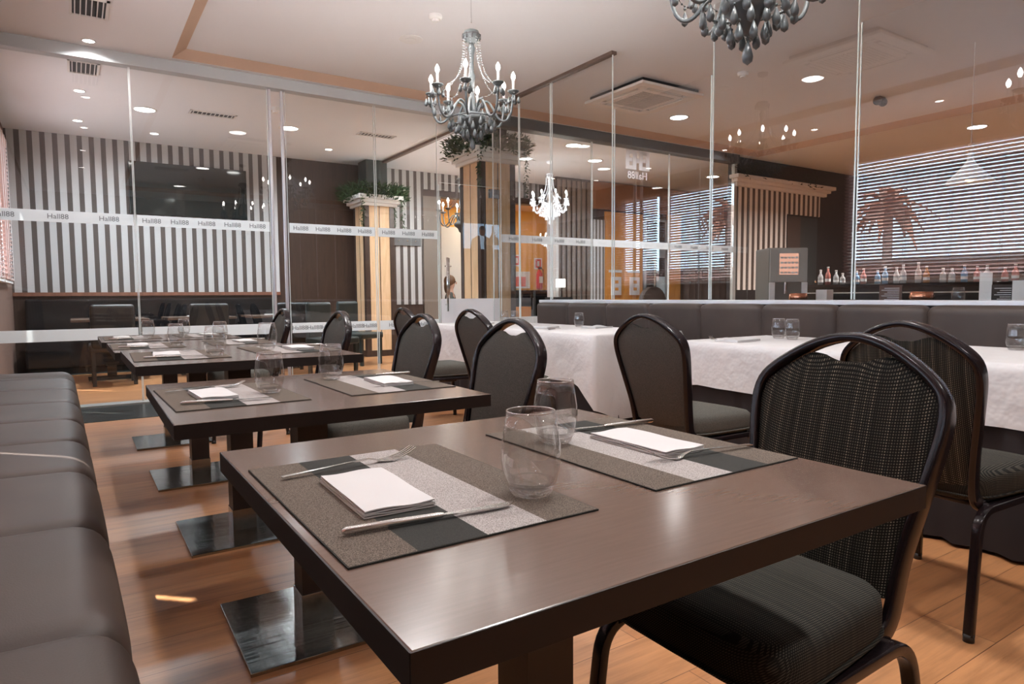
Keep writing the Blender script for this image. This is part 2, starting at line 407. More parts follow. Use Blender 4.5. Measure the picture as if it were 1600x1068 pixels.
# windows with blinds
M_slat = mat('aluminium_slat', (.5, .3, .25), .35)
M_cord = mat('blind_cord', (.75, .75, .75), .6)
def window(i, y0, y1, z0, z1):
    r = thing('window_%d' % i, None, None, (XW, 0, 0)); r['kind'] = 'structure'
    f = MB(); t = .05
    for a, b, c, d in ((y0, y1, z0, z0 + t), (y0, y1, z1 - t, z1), (y0, y0 + t, z0, z1), (y1 - t, y1, z0, z1)): f.box(-.105, -.06, a, b, c, d)
    f.build('window_frame', M_white, r)
    MB().box(-.09, -.08, y0 + t, y1 - t, z0 + t, z1 - t).build('pane', M_tumbler, r)
    MB().box(-.105, .06, y0 - .0, y1, z0 - .03, z0).build('window_sill', M_white, r)
    return r
def blind(y0, y1, z0, z1, label, tilt=-31):
    r = thing('venetian_blind', label, 'blind', (XW + .05, (y0 + y1) / 2, z0), 0, 'venetian blinds on the left windows')
    L = (y1 - y0) / 2; H = z1 - z0
    MB().box(-.025, .025, -L, L, H - .05, H).build('head_rail', M_slat, r)
    MB().box(-.02, .02, -L, L, 0, .025).build('bottom_rail', M_slat, r)
    mb = MB(); z = .05; a = math.radians(tilt)
    while z < H - .06:
        R = Matrix.Rotation(a, 3, 'Y'); mb.box(-.025, .025, -L, L, -.0012, .0012, rot=R, loc=(0, 0, z)); z += .047
    mb.build('slats', M_slat, r)
    c = MB()
    for k in (-.75, -.25, .25, .75):
        c.cyl((.028, k * L, 0), (.028, k * L, H), .0025, n=6); c.cyl((-.028, k * L, 0), (-.028, k * L, H), .0025, n=6)
    c.build('ladder_cord', M_cord, r); return r
BLD = [(-.9, 1.10, 0), (1.25, 3.185, 1), (3.225, 5.48, 1), (7.45, 9.02, 2), (9.16, 10.25, 3)]
BL = ['venetian blind on the left window nearest the camera', 'venetian blind on the left window beside the nearest tables', 'venetian blind on the left window beside the middle tables', 'venetian blind on the first window beyond the glass wall', 'venetian blind on the window in the far left corner beyond the glass']
for i, (a, b, c, d) in enumerate(WIN):
    window(i + 1, a, b, c, d)
for i, (a, b, w) in enumerate(BLD):
    c, d = WIN[w][2:]; blind(a + .007, b - .007, c + .005, d - .01, BL[i])

# ------------------------------------------------------------------ far wall behind the glass (Y = 11)
M_str = stripes_mat('striped_wall_paint', 0, .139, .57, (.42, .405, .395), (.062, .047, .04), off=.0)
def wall_far():
    o = struct(MB().box(XW, 5.66, YF, YF + .2, 0, ZS + .02).box(5.66, 8.4, YF, YF + .2, 2.79, ZS + .02).build('wall_far', M_brown))
    MB().box(XW, 2.76, YF - .02, YF, 1.07, ZS).build('striped_panel', M_str, o)
    MB().box(4.5, 5.3, YF - .02, YF, .84, ZS).box(5.3, 7.86, YF - .02, YF, 2.9, ZS).build('striped_panel', M_str, o)
    MB().box(XW, 2.76, YF - .05, YF, 1.02, 1.07).build('dado_rail', wood_mat('red_brown_rail', (.2, .08, .045), (.13, .05, .03)), o)
    MB().box(5.3, 5.66, YF - .03, YF, 0, 2.78).build('door_jamb_panel', mat('taupe_panel', (.16, .125, .1), .5), o)
wall_far()
struct(MB().box(7.62, XR, 10.1, 10.3, 0, ZS + .02).build('wall_right_far', M_brown))
def wood_wall():
    y = 10.1
    r = thing('wall_panelling', 'brown slatted wood panel beside the orange double door', 'wall panelling', (8.0, y, 0))
    mb = MB()
    for k in range(7): mb.box(-.36 + k * .12, -.29 + k * .12, -.03, 0, 0, 3.15)
    mb.build('slats', mat('taupe_slat', (.2, .15, .12), .5), r)
    MB().box(-.4, .5, -.012, 0, 0, 3.18).build('backing', M_brown, r)
    b = MB().box(-.6, 3.2, -.06, .0, 2.66, 3.18).build('bulkhead', M_terra, None, loc=(9.1, y, 0)); tag(b, 'terracotta bulkhead above the orange double doors', 'bulkhead')
    d = thing('door_1', 'orange wooden double door with white logo pull handles', None, (9.31, y, 0)); d['kind'] = 'structure'
    for s in (-1, 1):
        lf = MB().box(min(0, s * .51) + .004, max(0, s * .51) - .004, -.05, -.005, 0.01, 2.62, .004).build('door_leaf', M_orange, d)
        h = MB()
        x = s * .25
        h.box(x - .13, x + .13, -.09, -.07, .98, 1.34).build('logo_handle', [M_letter_w], lf)
        g = MB(); 
        for zz in (1.07, 1.21): g.box(x - .04, x + .05, -.094, -.09, zz, zz + .06)
        g.build('logo_hole', M_orange, lf)
        MB().box(x - .17, x + .17, -.06, -.05, 1.43, 1.48).build('door_plate', M_white, lf)
    d2 = thing('door_2', 'glass door in a white frame right of the orange doors', None, (10.2, y, 0)); d2['kind'] = 'structure'
    f = MB().box(-.33, -.28, -.05, 0, 0, 2.55).box(.28, .33, -.05, 0, 0, 2.55).box(-.33, .33, -.05, 0, 2.5, 2.55).box(-.33, .33, -.05, 0, 1.75, 1.93).build('door_frame', mat('pale_metal', (.55, .58, .58), .3, .5), d2)
    MB().box(-.28, .28, -.03, -.015, .02, 2.5).build('pane', M_black, d2)
    MB().cyl((-.08, -.1, .2), (-.08, -.1, 1.75), .025).build('pull_bar', M_chrome, d2)
    MB().box(.02, .27, -.04, -.03, 1.0, 1.36).build('door_logo', mat('pale_blue_logo', (.6, .75, .8), .5), d2)
    j = MB().box(10.55, 10.92, y - .06, y, 0, 2.66).build('door_post', M_orange); tag(j, 'orange veneered post right of the glass door', 'door post')
    c = MB().grid(lambda u, v: (10.95 + u * 1.3, y - .12 + .04 * math.sin(u * 42), .02 + v * 2.62), 90, 1).build('curtain', mat('brown_curtain', (.085, .06, .05), .8), None, True)
    tag(c, 'dark brown curtain at the far right behind the glass', 'curtain')
    st = MB().box(8.45, 8.78, y - .05, y, .7, 2.45).build('striped_screen', stripes_mat('narrow_stripes', 0, .09, .5, (.75, .74, .74), (.2, .17, .15))); tag(st, 'narrow white striped panel left of the orange door', 'panel')  # striped slab added in place of a reflection in the glass
wood_wall()

# television on the striped wall
def tv():
    r = thing('television', 'large black wall television on the striped wall', 'television', (1.5, YF - .02, 2.17))
    MB().box(-.79, .79, -.07, -.02, 0, .75, .008).build('bezel', M_black, r)
    MB().box(-.775, .775, -.073, -.069, .02, .735).build('screen', mat('tv_screen_off', (.006, .010, .010), .06), r)
    MB().box(-.2, .2, -.02, 0, .2, .5).build('wall_bracket', M_blackmat, r)
tv()
def coat_rack():
    r = thing('coat_rack', 'grey board coat rack on the striped wall right of the far column', 'coat rack', (4.87, YF - .02, 1.88))
    MB().box(-.33, .37, -.03, 0, 0, .18).build('board', mat('grey_board', (.1, .1, .1), .5), r)
    for k in range(4): MB().cyl((-.24 + k * .16, -.03, .06), (-.24 + k * .16, -.09, .08), .008).sph((-.24 + k * .16, -.09, .08), .014).build('hook', M_chrome, r)
coat_rack()

# ------------------------------------------------------------------ columns
def garland(n, half, spill, seed, trail=()):
    rnd = random.Random(seed); mb = MB()
    def leaf(p, d, L, w):
        d = d.normalized(); sd = d.cross(V(rnd.uniform(-1, 1), rnd.uniform(-1, 1), rnd.uniform(-1, 1)))
        if sd.length < 1e-3: return
        sd = sd.normalized() * w; mb.quad(p, p + d * L * .5 + sd, p + d * L, p + d * L * .5 - sd)
    for k in range(n):
        s = rnd.choice((0, 1, 2, 3)); t = rnd.uniform(-1, 1) * half; e = half + rnd.uniform(-.05, spill)
        x, y = {0: (t, -e), 1: (t, e), 2: (-e, t), 3: (e, t)}[s]
        p = V(x, y, rnd.uniform(0.0, .16) * (1 if rnd.random() < .8 else -.5))
        leaf(p, V(x * .8, y * .8, rnd.uniform(-.2, .5)) + V(rnd.uniform(-.4, .4), rnd.uniform(-.4, .4), 0), rnd.uniform(.05, .11), rnd.uniform(.006, .014))
    for (x, y, L) in trail:
        for k in range(int(L * 160)):
            z = -L * k / (L * 160); p = V(x + rnd.uniform(-.03, .03), y + rnd.uniform(-.03, .03), z)
            leaf(p, V(rnd.uniform(-1, 1), rnd.uniform(-1, 1), -.6), rnd.uniform(.03, .06), rnd.uniform(.006, .012))
    return mb
def column(x, y, w, label, glabel, seed, cz=2.62):
    r = thing('column', label, 'column', (x, y, 0)); h = w / 2; t = .075
    MB().box(-h, h, -h, h, 0, cz).build('shaft', M_lightwood, r)
    c = MB()
    for sx in (-1, 1):
        for sy in (-1, 1):
            a, b = sorted((sx * (h + .006), sx * (h - t))); d, e = sorted((sy * (h + .006), sy * (h - t))); c.box(a, b, d, e, 0, cz)
    c.build('corner_strips', M_brown, r)
    s = MB()
    for sx in (-1, 1): s.box(sx * (h + .001) - .002, sx * (h + .001) + .002, -.006, .006, 0, cz)
    for sy in (-1, 1): s.box(-.006, .006, sy * (h + .001) - .002, sy * (h + .001) + .002, 0, cz)
    s.build('panel_joint', M_brown, r)
    cp = MB()
    for k, (o, a, b) in enumerate(((.05, 0, .045), (.09, .045, .1), (.13, .1, .17))): cp.box(-h - o, h + o, -h - o, h + o, cz + a, cz + b, .006)
    cp.build('capital', M_white, r)
    MB().box(-h * .72, h * .72, -h * .72, h * .72, cz + .17, ZS).build('upper_shaft', M_dkgreen, r)
    MB().box(-h - .01, h + .01, -h - .01, h + .01, 0, .1).build('plinth', M_brown, r)
    g = garland(2200, h + .08, .16, seed, ((-h - .08, -h - .12, .55), (h + .12, -h - .1, .6), (h + .16, h * .3, .45))).build('garland', M_leaf, None, loc=(x, y, cz + .17), recalc=False)
    tag(g, glabel, 'garland')
column(4.73, 7.80, .53, 'near square wooden column clad in honey panels with dark corner strips', 'green garland around the top of the near column', 3, 2.72)
column(4.22, 10.62, .5, 'far wooden column with white capital against the back wall', 'green garland around the top of the far column', 4, 2.45)

def holder():
    r = thing('candle_holder', 'clear glass candle cylinder on the capital of the near column', 'candle holder', (4.93, 7.50, 2.89))
    MB().lathe([(0, 0), (.05, 0), (.05, .22), (.046, .22), (.046, .01), (0, .01)], n=20).build('glass_cylinder', M_frostglass, r, True)
M_frostglass = glass_mat('milky_glass', .25, (.8, .83, .83))
holder()
# ------------------------------------------------------------------ lobby through the opening
def lobby():
    struct(MB().box(5.0, 9.9, 12.7, 12.85, 0, 3.0).build('wall_lobby', M_orangewall))
    struct(MB().box(4.9, 5.0, YF + .2, 12.85, 0, 3.0).build('wall_lobby_left', M_white))
    struct(MB().box(9.9, 10.0, 10.3, 12.85, 0, 3.0).build('wall_lobby_right', M_orangewall))
    struct(MB().box(4.9, 10.0, YF + .2, 12.85, 2.9, 3.0).build('ceiling_lobby', mat('lobby_ceiling', (.75, .45, .25), .7)))
    o = MB().box(6.15, 7.3, 12.66, 12.7, 0, 2.45).build('white_wall_panel', M_white); tag(o, 'white wall panel behind the seated people in the lobby', 'panel')
    lamp('lobby_light', 'AREA', (7.4, 11.9, 2.88), 24, (1, .85, .65), 1.2)
    r = thing('fire_extinguisher', 'red fire extinguisher on the amber lobby wall', 'fire extinguisher', (9.02, 12.6, 1.12))
    MB().lathe([(0, 0), (.07, .01), (.075, .05), (.075, .36), (.05, .42), (.02, .45), (.02, .48), (0, .48)]).build('cylinder_body', mat('fire_red', (.6, .02, .01), .3), r, True)
    MB().box(-.02, .06, -.02, .02, .47, .52).build('valve', M_blackmat, r)
    MB().tube([(.03, 0, .5), (.11, 0, .46), (.11, 0, .25), (.09, 0, .15)], .012).build('hose', M_blackmat, r, True)
    MB().box(-.05, .05, -.077, -.07, .15, .3).build('instruction_label', M_white, r)
    for k, (x, z, lb) in enumerate(((8.45, 1.78, 'square red and white fire hose sign left on the amber wall'), (9.05, 1.72, 'square red and white fire extinguisher sign above the extinguisher'))):
        s = thing('safety_sign', lb, 'sign', (x, 12.69, z))
        MB().box(-.11, .11, -.01, 0, -.13, .13).build('sign_board', M_white, s)
        MB().box(-.08, .08, -.013, -.01, -.1, .1).build('red_field', mat('sign_red', (.7, .06, .02), .5), s)
        MB().box(-.03, .03, -.016, -.013, -.06, .06).build('pictogram', M_white, s)
    p = thing('notice_board', 'white framed board with red poster on the lobby wall', 'notice board', (8.4, 12.69, 1.15))
    MB().box(-.25, .4, -.03, 0, 0, .38).build('board', M_white, p); MB().box(-.12, .28, -.035, -.03, .04, .26).build('poster', mat('red_poster', (.65, .08, .03), .6), p)
    c = MB().box(7.7, 8.85, 11.9, 12.4, 0, 1.1, .01).build('reception_cabinet', M_black); tag(c, 'black cabinet below the red poster in the lobby', 'cabinet')
    h = MB().tube([(.11 * math.cos(a), 0, .2 * math.sin(a)) for a in [PI/2 - k * PI / 14 for k in range(15)]], .014).build('hose_loop', M_blackmat, None, True, loc=(5.0, 7.85, 1.45)); tag(h, 'black hose loop hanging off the right side of the near column', 'hose')
    q = MB().box(7.56, 7.62, 10.02, 10.3, 0, 2.9).build('opening_post', mat('pale_jamb', (.6, .58, .56), .5)); tag(q, 'pale post at the right edge of the lobby opening', 'post')
    bx = MB().box(7.65, 7.95, 11.4, 11.7, 0, .75).build('orange_box', M_orange); tag(bx, 'orange box standing in front of the black lobby cabinet', 'box')
    tl = thing('table_lamp', 'small lit white table lamp at the lobby edge', 'lamp', (7.46, 9.75, .95)); MB().cyl((0, 0, 0), (0, 0, .18), .015).build('lamp_stand', M_chrome, tl); MB().box(-.06, .06, -.06, .06, .18, .33).build('lamp_shade', mat('lit_shade', (1, 1, 1), .5, emis=(1, .95, .85), estr=4), tl)
    st = MB().box(7.25, 7.62, 9.6, 9.95, 0, .95).build('side_cabinet', M_blackmat); tag(st, 'dark side cabinet carrying the small lit lamp', 'cabinet')
lobby()

# seated people far away in the lobby opening
def skin_body(name, verts, edges, radii, m, parent, sub=1):
    me = bpy.data.meshes.new(name); me.from_pydata([Vector(v) for v in verts], edges, []); me.materials.append(m)
    o = bpy.data.objects.new(name, me); COL.objects.link(o); o.parent = parent
    s = o.modifiers.new('skin', 'SKIN'); s.use_smooth_shade = True
    for i, q in enumerate(me.skin_vertices[0].data): q.radius = (radii[i], radii[i]) if not isinstance(radii[i], tuple) else radii[i]; q.use_root = (i == 0)
    u = o.modifiers.new('sub', 'SUBSURF'); u.levels = sub; u.render_levels = sub
    return o
M_skin = mat('skin', (.58, .34, .25), .5)
def person(x, y, rz, label, hair, top, pants):
    r = thing('person', label, 'person', (x, y, 0), rz)
    # faces -Y, seated: pelvis, spine, neck, head; legs; arms
    vs = [(0, 0, .5), (0, .0, .7), (0, .01, .92), (0, .01, 1.06), (0, 0, 1.12), (0, -.02, 1.2), (0, -.02, 1.3),
          (-.1, -.02, .5), (-.11, -.42, .5), (-.11, -.42, .1), (-.11, -.55, .05), (.1, -.02, .5), (.11, -.42, .5), (.11, -.42, .1), (.11, -.55, .05),
          (-.18, .01, 1.0), (-.24, -.05, .76), (-.15, -.28, .76), (-.13, -.36, .77), (.18, .01, 1.0), (.24, -.05, .76), (.15, -.28, .78), (.13, -.36, .8)]
    es = [(0, 1), (1, 2), (2, 3), (3, 4), (4, 5), (5, 6), (0, 7), (7, 8), (8, 9), (9, 10), (0, 11), (11, 12), (12, 13), (13, 14), (2, 15), (15, 16), (16, 17), (17, 18), (2, 19), (19, 20), (20, 21), (21, 22)]
    rd = [(.15, .1), (.14, .1), (.16, .1), .06, .05, .08, .085, .085, .07, .045, .04, .085, .07, .045, .04, .06, .045, .035, .035, .06, .045, .035, .035]
    skin_body('body', vs, es, rd, M_skin, r, 2)
    skin_body('clothing', vs[:4] + vs[15:18] + vs[19:22], [(0, 1), (1, 2), (2, 3), (2, 4), (4, 5), (5, 6), (2, 7), (7, 8), (8, 9)], [(.165, .115), (.155, .115), (.175, .115), .055, .072, .057, .042, .072, .057, .042], top, r, 2)
    skin_body('trousers', [vs[0]] + vs[7:10] + vs[11:14], [(0, 1), (1, 2), (2, 3), (0, 4), (4, 5), (5, 6)], [(.16, .11), .095, .08, .055, .095, .08, .055], pants, r, 2)
    MB().sph((0, .015, 1.28), .112, 16, 10, (1, 1.05, 1.1)).sph((0, .07, 1.17), .085, 12, 8, (1.05, .7, 1.7)).build('hair', hair, r, True)
    f = MB().sph((0, -.115, 1.24), .016, 8, 6, (1, 1, 1.5)).build('nose', M_skin, r, True)
    e = MB().sph((-.035, -.1, 1.265), .011).sph((.035, -.1, 1.265), .011).build('eyes', M_blackmat, r, True)
    return r
M_hair = mat('brown_hair', (.12, .055, .025), .5)
person(6.22, 11.7, .9, 'seated person with brown hair and dark top left of the near column', M_hair, mat('dark_top', (.05, .07, .07), .7), M_blackmat)
person(5.45, 12.25, -.3, 'person with grey hair sitting at the left of the lobby opening', mat('grey_hair', (.5, .5, .5), .5), mat('red_top', (.3, .05, .05), .7), M_blackmat)
def block_chair(x, y, rz, label, group=None, m=None):
    r = thing('lounge_chair', label, 'chair', (x, y, 0), rz, group); m = m or M_blackmat
    MB().box(-.24, .24, -.24, .24, .38, .47, .02).build('seat', m, r); MB().box(-.22, .22, .2, .26, .42, .92, .04, 3).build('backrest', m, r)
    for sx in (-1, 1):
        for sy in (-1, 1): MB().box(sx * .2 - .02, sx * .2 + .02, sy * .2 - .02, sy * .2 + .02, 0, .38).build('leg', m, r)
    return r
block_chair(6.22, 11.7, .9, 'dark chair under the brown haired person')
block_chair(5.45, 12.25, -.3, 'dark chair under the grey haired person')
bc = thing('rounded_armchair', 'dark brown round-backed armchair before the orange double door', 'chair', (8.35, 8.6, 0), 0)
MB().box(-.3, .3, -.3, .3, .2, .45, .04, 3).build('seat', M_leather, bc)
MB().prism([(-.3, .3), (.3, .3), (.28, .85)] + [(.28 * math.cos(a), .85 + .27 * math.sin(a)) for a in [k * PI / 12 for k in range(1, 12)]] + [(-.28, .85)], 'y', -.34, -.24).build('backrest', M_leather, bc)
for sx in (-1, 1):
    for sy in (-1, 1): MB().cyl((sx * .24, sy * .24, 0), (sx * .24, sy * .24, .2), .02).build('leg', M_blackmat, bc)

# far dining room: dark tables laid with cutlery, banquette under the striped wall
def far_room():
    r = thing('banquette', 'long black banquette under the striped wall', 'bench', (1.2, 10.65, 0))
    MB().box(-1.75, 1.45, -.28, .22, .08, .45, .03, 3).build('seat', M_black, r); MB().box(-1.75, 1.45, .2, .32, .4, .98, .03, 3).build('backrest', M_black, r)
    MB().box(-1.7, 1.4, -.22, .2, 0, .08).build('plinth', M_blackmat, r)
    sp = [(.35, 9.55, 'left'), (1.35, 9.55, 'middle'), (2.35, 9.55, 'right')]
    for x, y, w in sp:
        t = thing('dining_table', 'black dining table beyond the glass wall, %s of three' % w, 'table', (x, y, 0), 0, 'black tables in the far dining room')
        MB().box(-.4, .4, -.4, .4, .71, .74, .004).build('tabletop', M_table, t); MB().box(-.05, .05, -.05, .05, .012, .71).build('pedestal', M_black, t); MB().box(-.25, .25, -.25, .25, 0, .012).build('base_plate', M_steel, t)
        for s in (-1, 1):
            w2 = 'front' if s < 0 else 'back'
            n = MB().box(x - .1, x + .1, y + s * .25 - .06, y + s * .25 + .06, .74, .748).build('napkin', M_napkin); tag(n, 'white napkin at the %s of the %s black table beyond the glass' % (w2, w), 'napkin', 'napkins in the far dining room')
            tumbler(x + .2, y + s * .12, .74, 'tumbler at the %s of the %s black table beyond the glass' % (w2, w), 'tumblers in the far dining room', far=True)
        for s in (-1,):
            block_chair(x, y + s * .62, 0 if s > 0 else PI, 'dark chair in front of the %s black table beyond the glass' % w, 'dark chairs in the far dining room')
    for k, (x, y) in enumerate(((2.75, 8.4), (3.45, 9.3))):
        block_chair(x, y, .5, ['dark chair standing alone right of the glass door', 'dark chair left of the far column'][k], None, M_dkgreen)

# ------------------------------------------------------------------ tumbler (shared meshes)
_TUM = {}
def tumbler(x, y, z, label, group, far=False, s=1.0):
    if not _TUM:
        # outer wall up, rim, inner wall down to the thick base
        o = [(.0245, .0), (.0285, .004), (.0345, .018), (.0395, .036), (.0412, .052), (.0405, .068), (.037, .09), (.0333, .114)]
        i = [(.0321, .114), (.0358, .09), (.0392, .068), (.0398, .052), (.038, .036), (.033, .021)]
        me1 = MB(); me1.lathe(o[2:] + i, n=40)
        a = me1.build('bowl', M_tumbler, None, True)
        b = MB().lathe([(0, .0), (.0245, .0), (.0285, .004), (.0345, .018), (.033, .021), (.026, .013), (.0, .010)], n=40).build('base', M_base_glass, None, True)
        rm = MB(); R = .0327; rm.tube([(R * math.cos(2*PI*k/40), R * math.sin(2*PI*k/40), .1145) for k in range(40)], .0011, 6, closed=True)
        c = rm.build('rim', M_rim, None, True)
        _TUM['m'] = [o_.data for o_ in (a, b, c)]
        for o_ in (a, b, c): bpy.data.objects.remove(o_)
    r = thing('tumbler', label, 'glass', (x, y, z), random.uniform(0, 6), group)
    r.scale = (s, s, s)
    for nm, me in zip(('bowl', 'base', 'rim'), _TUM['m']):
        o = bpy.data.objects.new(nm, me); COL.objects.link(o); o.parent = r
    return r
far_room()

# ------------------------------------------------------------------ glass walls
def band(mb_parent, x0, x1, z0, z1, y, n, tsize):
    b = MB().box(x0, x1, y - .0085, y - .0055, z0, z1).build('frosted_band', M_frost, mb_parent)
    for k in range(n):
        t = MB()
        M = Matrix.Translation((x0 + (k + .5) * (x1 - x0) / n, y - .010, (z0 + z1) / 2 - tsize * .33)) @ Matrix.Rotation(PI / 2, 4, 'X')
        add_text(t, 'Hall88', tsize, M)
        t.build('lettering', M_letter, b)
def y_panel(x0, x1, z0, z1, label, nb=5, nlow=5, name='glass_partition', bands=True):
    r = thing(name, label, 'glass panel', ((x0 + x1) / 2, YG, z0)); cx = (x0 + x1) / 2; w = (x1 - x0) / 2
    MB().box(-w, w, -.005, .005, 0, z1 - z0).build('pane', M_pane, r)
    for s in (-1, 1): MB().box(s * w - .003, s * w + .003, -.0055, .0055, 0, z1 - z0).build('pane_edge', M_pane_edge, r)
    if bands:
        for (a, b, n) in ((1.655, 1.755, nb), (.605, .71, nlow)):
            band(r, -w + .01, w - .01, a - z0, b - z0, 0, n, .062)
    return r
y_panel(XW, .50, .012, 3.09, 'leftmost glass panel of the wall with two frosted bands', 3, 0)
p2 = y_panel(.51, 1.72, .012, 3.09, 'second glass panel from the left, in front of the television', 5, 0)
y_panel(1.90, 2.86, .012, 3.09, 'glass panel before the dark brown wall, printed bands', 4, 6)
y_panel(2.88, 3.64, .012, 3.09, 'glass panel in front of the far column', 3, 2)
for k, x in enumerate((1.745, 1.868)):
    o = MB().box(x - .013, x + .013, YG - .02, YG + .02, .012, 3.09, .003).build('glass_door_stile', mat('satin_stile', (.62, .62, .66), .3, .6)); tag(o, ['left of the two pale metal stiles in the glass wall', 'right of the two pale metal stiles in the glass wall'][k], 'stile')  # added bars stand in for a bright pane edge and its reflection
# hinged glass door with frosted lower part
dr = y_panel(3.66, 4.50, .02, 2.30, 'hinged glass door with white frosted lower half and steel handle', 0, 0, 'glass_door', False)
MB().box(-.41, .41, -.0085, -.0055, .03, .93).build('frosted_lower_panel', translucent(mat('white_film', (.95, .95, .97), .5), .45), dr)
hd = MB(); hd.cyl((-.345, -.055, .78), (-.345, -.055, 1.42), .013).cyl((-.27, .055, .78), (-.27, .055, 1.42), .013)
for z in (.86, 1.32): hd.cyl((-.345, -.055, z), (-.345, .0, z), .008).cyl((-.27, .055, z), (-.27, 0, z), .008)
hd.build('pull_handle', M_chrome, dr, True)
MB().box(.28, .42, -.02, .02, 2.17, 2.28).build('patch_hinge', M_steel, dr)
ov = thing('glass_overpanel', 'glass pane above the hinged glass door', 'glass panel', (4.08, YG, 2.32)); MB().box(-.42, .42, -.005, .005, 0, .77).build('pane', M_pane, ov)
MB().box(-.42, .42, -.0085, -.0055, 0, .004).build('pane_edge', M_pane_edge, ov)
y_panel(4.53, 6.00, .012, 3.07, 'glass panel just right of the near column', 4, 0)
p6 = y_panel(6.02, 7.50, .012, 3.07, 'glass panel carrying the white mirrored logo', 0, 0)
y_panel(7.52, 8.97, .012, 3.07, 'last glass panel on the right ending at a steel post', 4, 0)
o = MB().box(8.97, 9.03, YG - .03, YG + .03, 0, 3.2).build('corner_post', mat('pale_post', (.6, .6, .56), .35, .5)); tag(o, 'pale steel corner post at the right end of the glass wall', 'post')
def logo():
    # two square eights joined by a bar, and the mirrored word below, printed on the pane
    m = MB(); x0, x1, z0, z1 = -.13, .335, 2.80, 3.02
    r = p6
    z0, z1 = 2.78, 3.08; w = .465
    def bx(a, b, c, d): m.box(x0 + a * w, x0 + b * w, -.009, -.006, z0 + c * .27 - .02, z0 + d * .27 - .02)
    for a, s in ((0, 1), (.56, 1)):
        W_ = .44
        bx(a, a + .15, 0, 1) if a == 0 else bx(a, a + .14, 0, 1)
        bx(a + .29, a + .44, 0, 1)
        bx(a + .14, a + .30, .80, 1); bx(a + .14, a + .30, 0, .2); bx(a + .14, a + .27, .41, .60)
    bx(.43, .57, .36, .62)
    m.build('logo', M_letter_w, r)
    t = MB(); M = Matrix.Translation((.10, -.008, 2.63)) @ Matrix.Scale(-1, 4, (1, 0, 0)) @ Matrix.Rotation(PI / 2, 4, 'X')
    add_text(t, 'Hall88', .15, M); t.build('mirrored_lettering', M_letter_w, r)
logo()
# ceiling track and side glass (plane X = 4.35)
o = MB().box(XG - .03, XG + .03, 4.85, YF - .03, ZR - .03, ZR).box(XG - .03, XG + .03, 7.0, YF - .03, ZS - .035, ZS).build('ceiling_track', mat('bronze_track', (.16, .11, .09), .4, .4)); tag(o, 'thin bronze ceiling track running back over the glass', 'track')
def x_panel(y0, y1, z0, z1, label):
    r = thing('glass_screen', label, 'glass panel', (XG, (y0 + y1) / 2, z0)); w = (y1 - y0) / 2
    MB().box(-.005, .005, -w, w, 0, z1 - z0).build('pane', M_pane_y, r)
    for s in (-1, 1): MB().box(-.0055, .0055, s * w - .003, s * w + .003, 0, z1 - z0).build('pane_edge', M_pane_edge, r)
    return r
x_panel(-1.1, .10, .94, ZR, 'glass screen nearest the camera above the right bench')
x_panel(.12, 1.30, .94, 2.73, 'low glass screen at the right edge above the bench')
x_panel(1.32, 2.47, .94, 2.73, 'low glass screen above the bench in front of the blinds')
x_panel(2.49, 3.67, .94, ZR, 'tall glass screen reaching the ceiling above the right bench')
x_panel(3.69, 4.84, .94, 2.73, 'low glass screen left of the tall one above the bench')
x_panel(4.87, 5.83, .94, ZR - .03, 'glass screen above the left end of the right bench')
x_panel(5.86, 6.45, .012, ZR - .03, 'narrow full height glass panel beyond the right bench')
x_panel(6.47, 7.04, .012, ZS - .005, 'full height glass panel meeting the glass wall corner')

# ------------------------------------------------------------------ upholstered benches
def cushion(mb, prof, y0, y1, puff=.018, ny=14):
    # prof: open outline in (x, z); ends pulled in so each channel bulges
    n = len(prof); c = V(sum(p[0] for p in prof) / n, 0, sum(p[1] for p in prof) / n)
    def fn(u, v):
        k = u * (n - 1); i = min(int(k), n - 2); f = k - i
        x = prof[i][0] * (1 - f) + prof[i + 1][0] * f; z = prof[i][1] * (1 - f) + prof[i + 1][1] * f
        t = abs(2 * v - 1); q = puff * (t ** 18) + .12 * puff * t ** 4
        d = V(x - c.x, 0, z - c.z); L = max(d.length, 1e-6)
        return (x - d.x / L * q * 1.0, y0 + (y1 - y0) * v, z - d.z / L * q)
    mb.grid(fn, (n - 1), ny); return mb
def round_prof(pts, r, seg=6):
    out = []
    for i, p in enumerate(pts):
        p = V(*p).to_2d() if len(p) == 2 else p
        if i == 0 or i == len(pts) - 1: out.append((p[0], p[1])); continue
        a = V(pts[i - 1][0] - p[0], pts[i - 1][1] - p[1], 0); b = V(pts[i + 1][0] - p[0], pts[i + 1][1] - p[1], 0)
        rr = min(r, a.length * .48, b.length * .48); A = V(p[0], p[1], 0) + a.normalized() * rr; B = V(p[0], p[1], 0) + b.normalized() * rr; P = V(p[0], p[1], 0)
        for k in range(seg + 1):
            t = k / seg; q = A * (1 - t) ** 2 + P * 2 * t * (1 - t) + B * t * t; out.append((q.x, q.y))
    return out
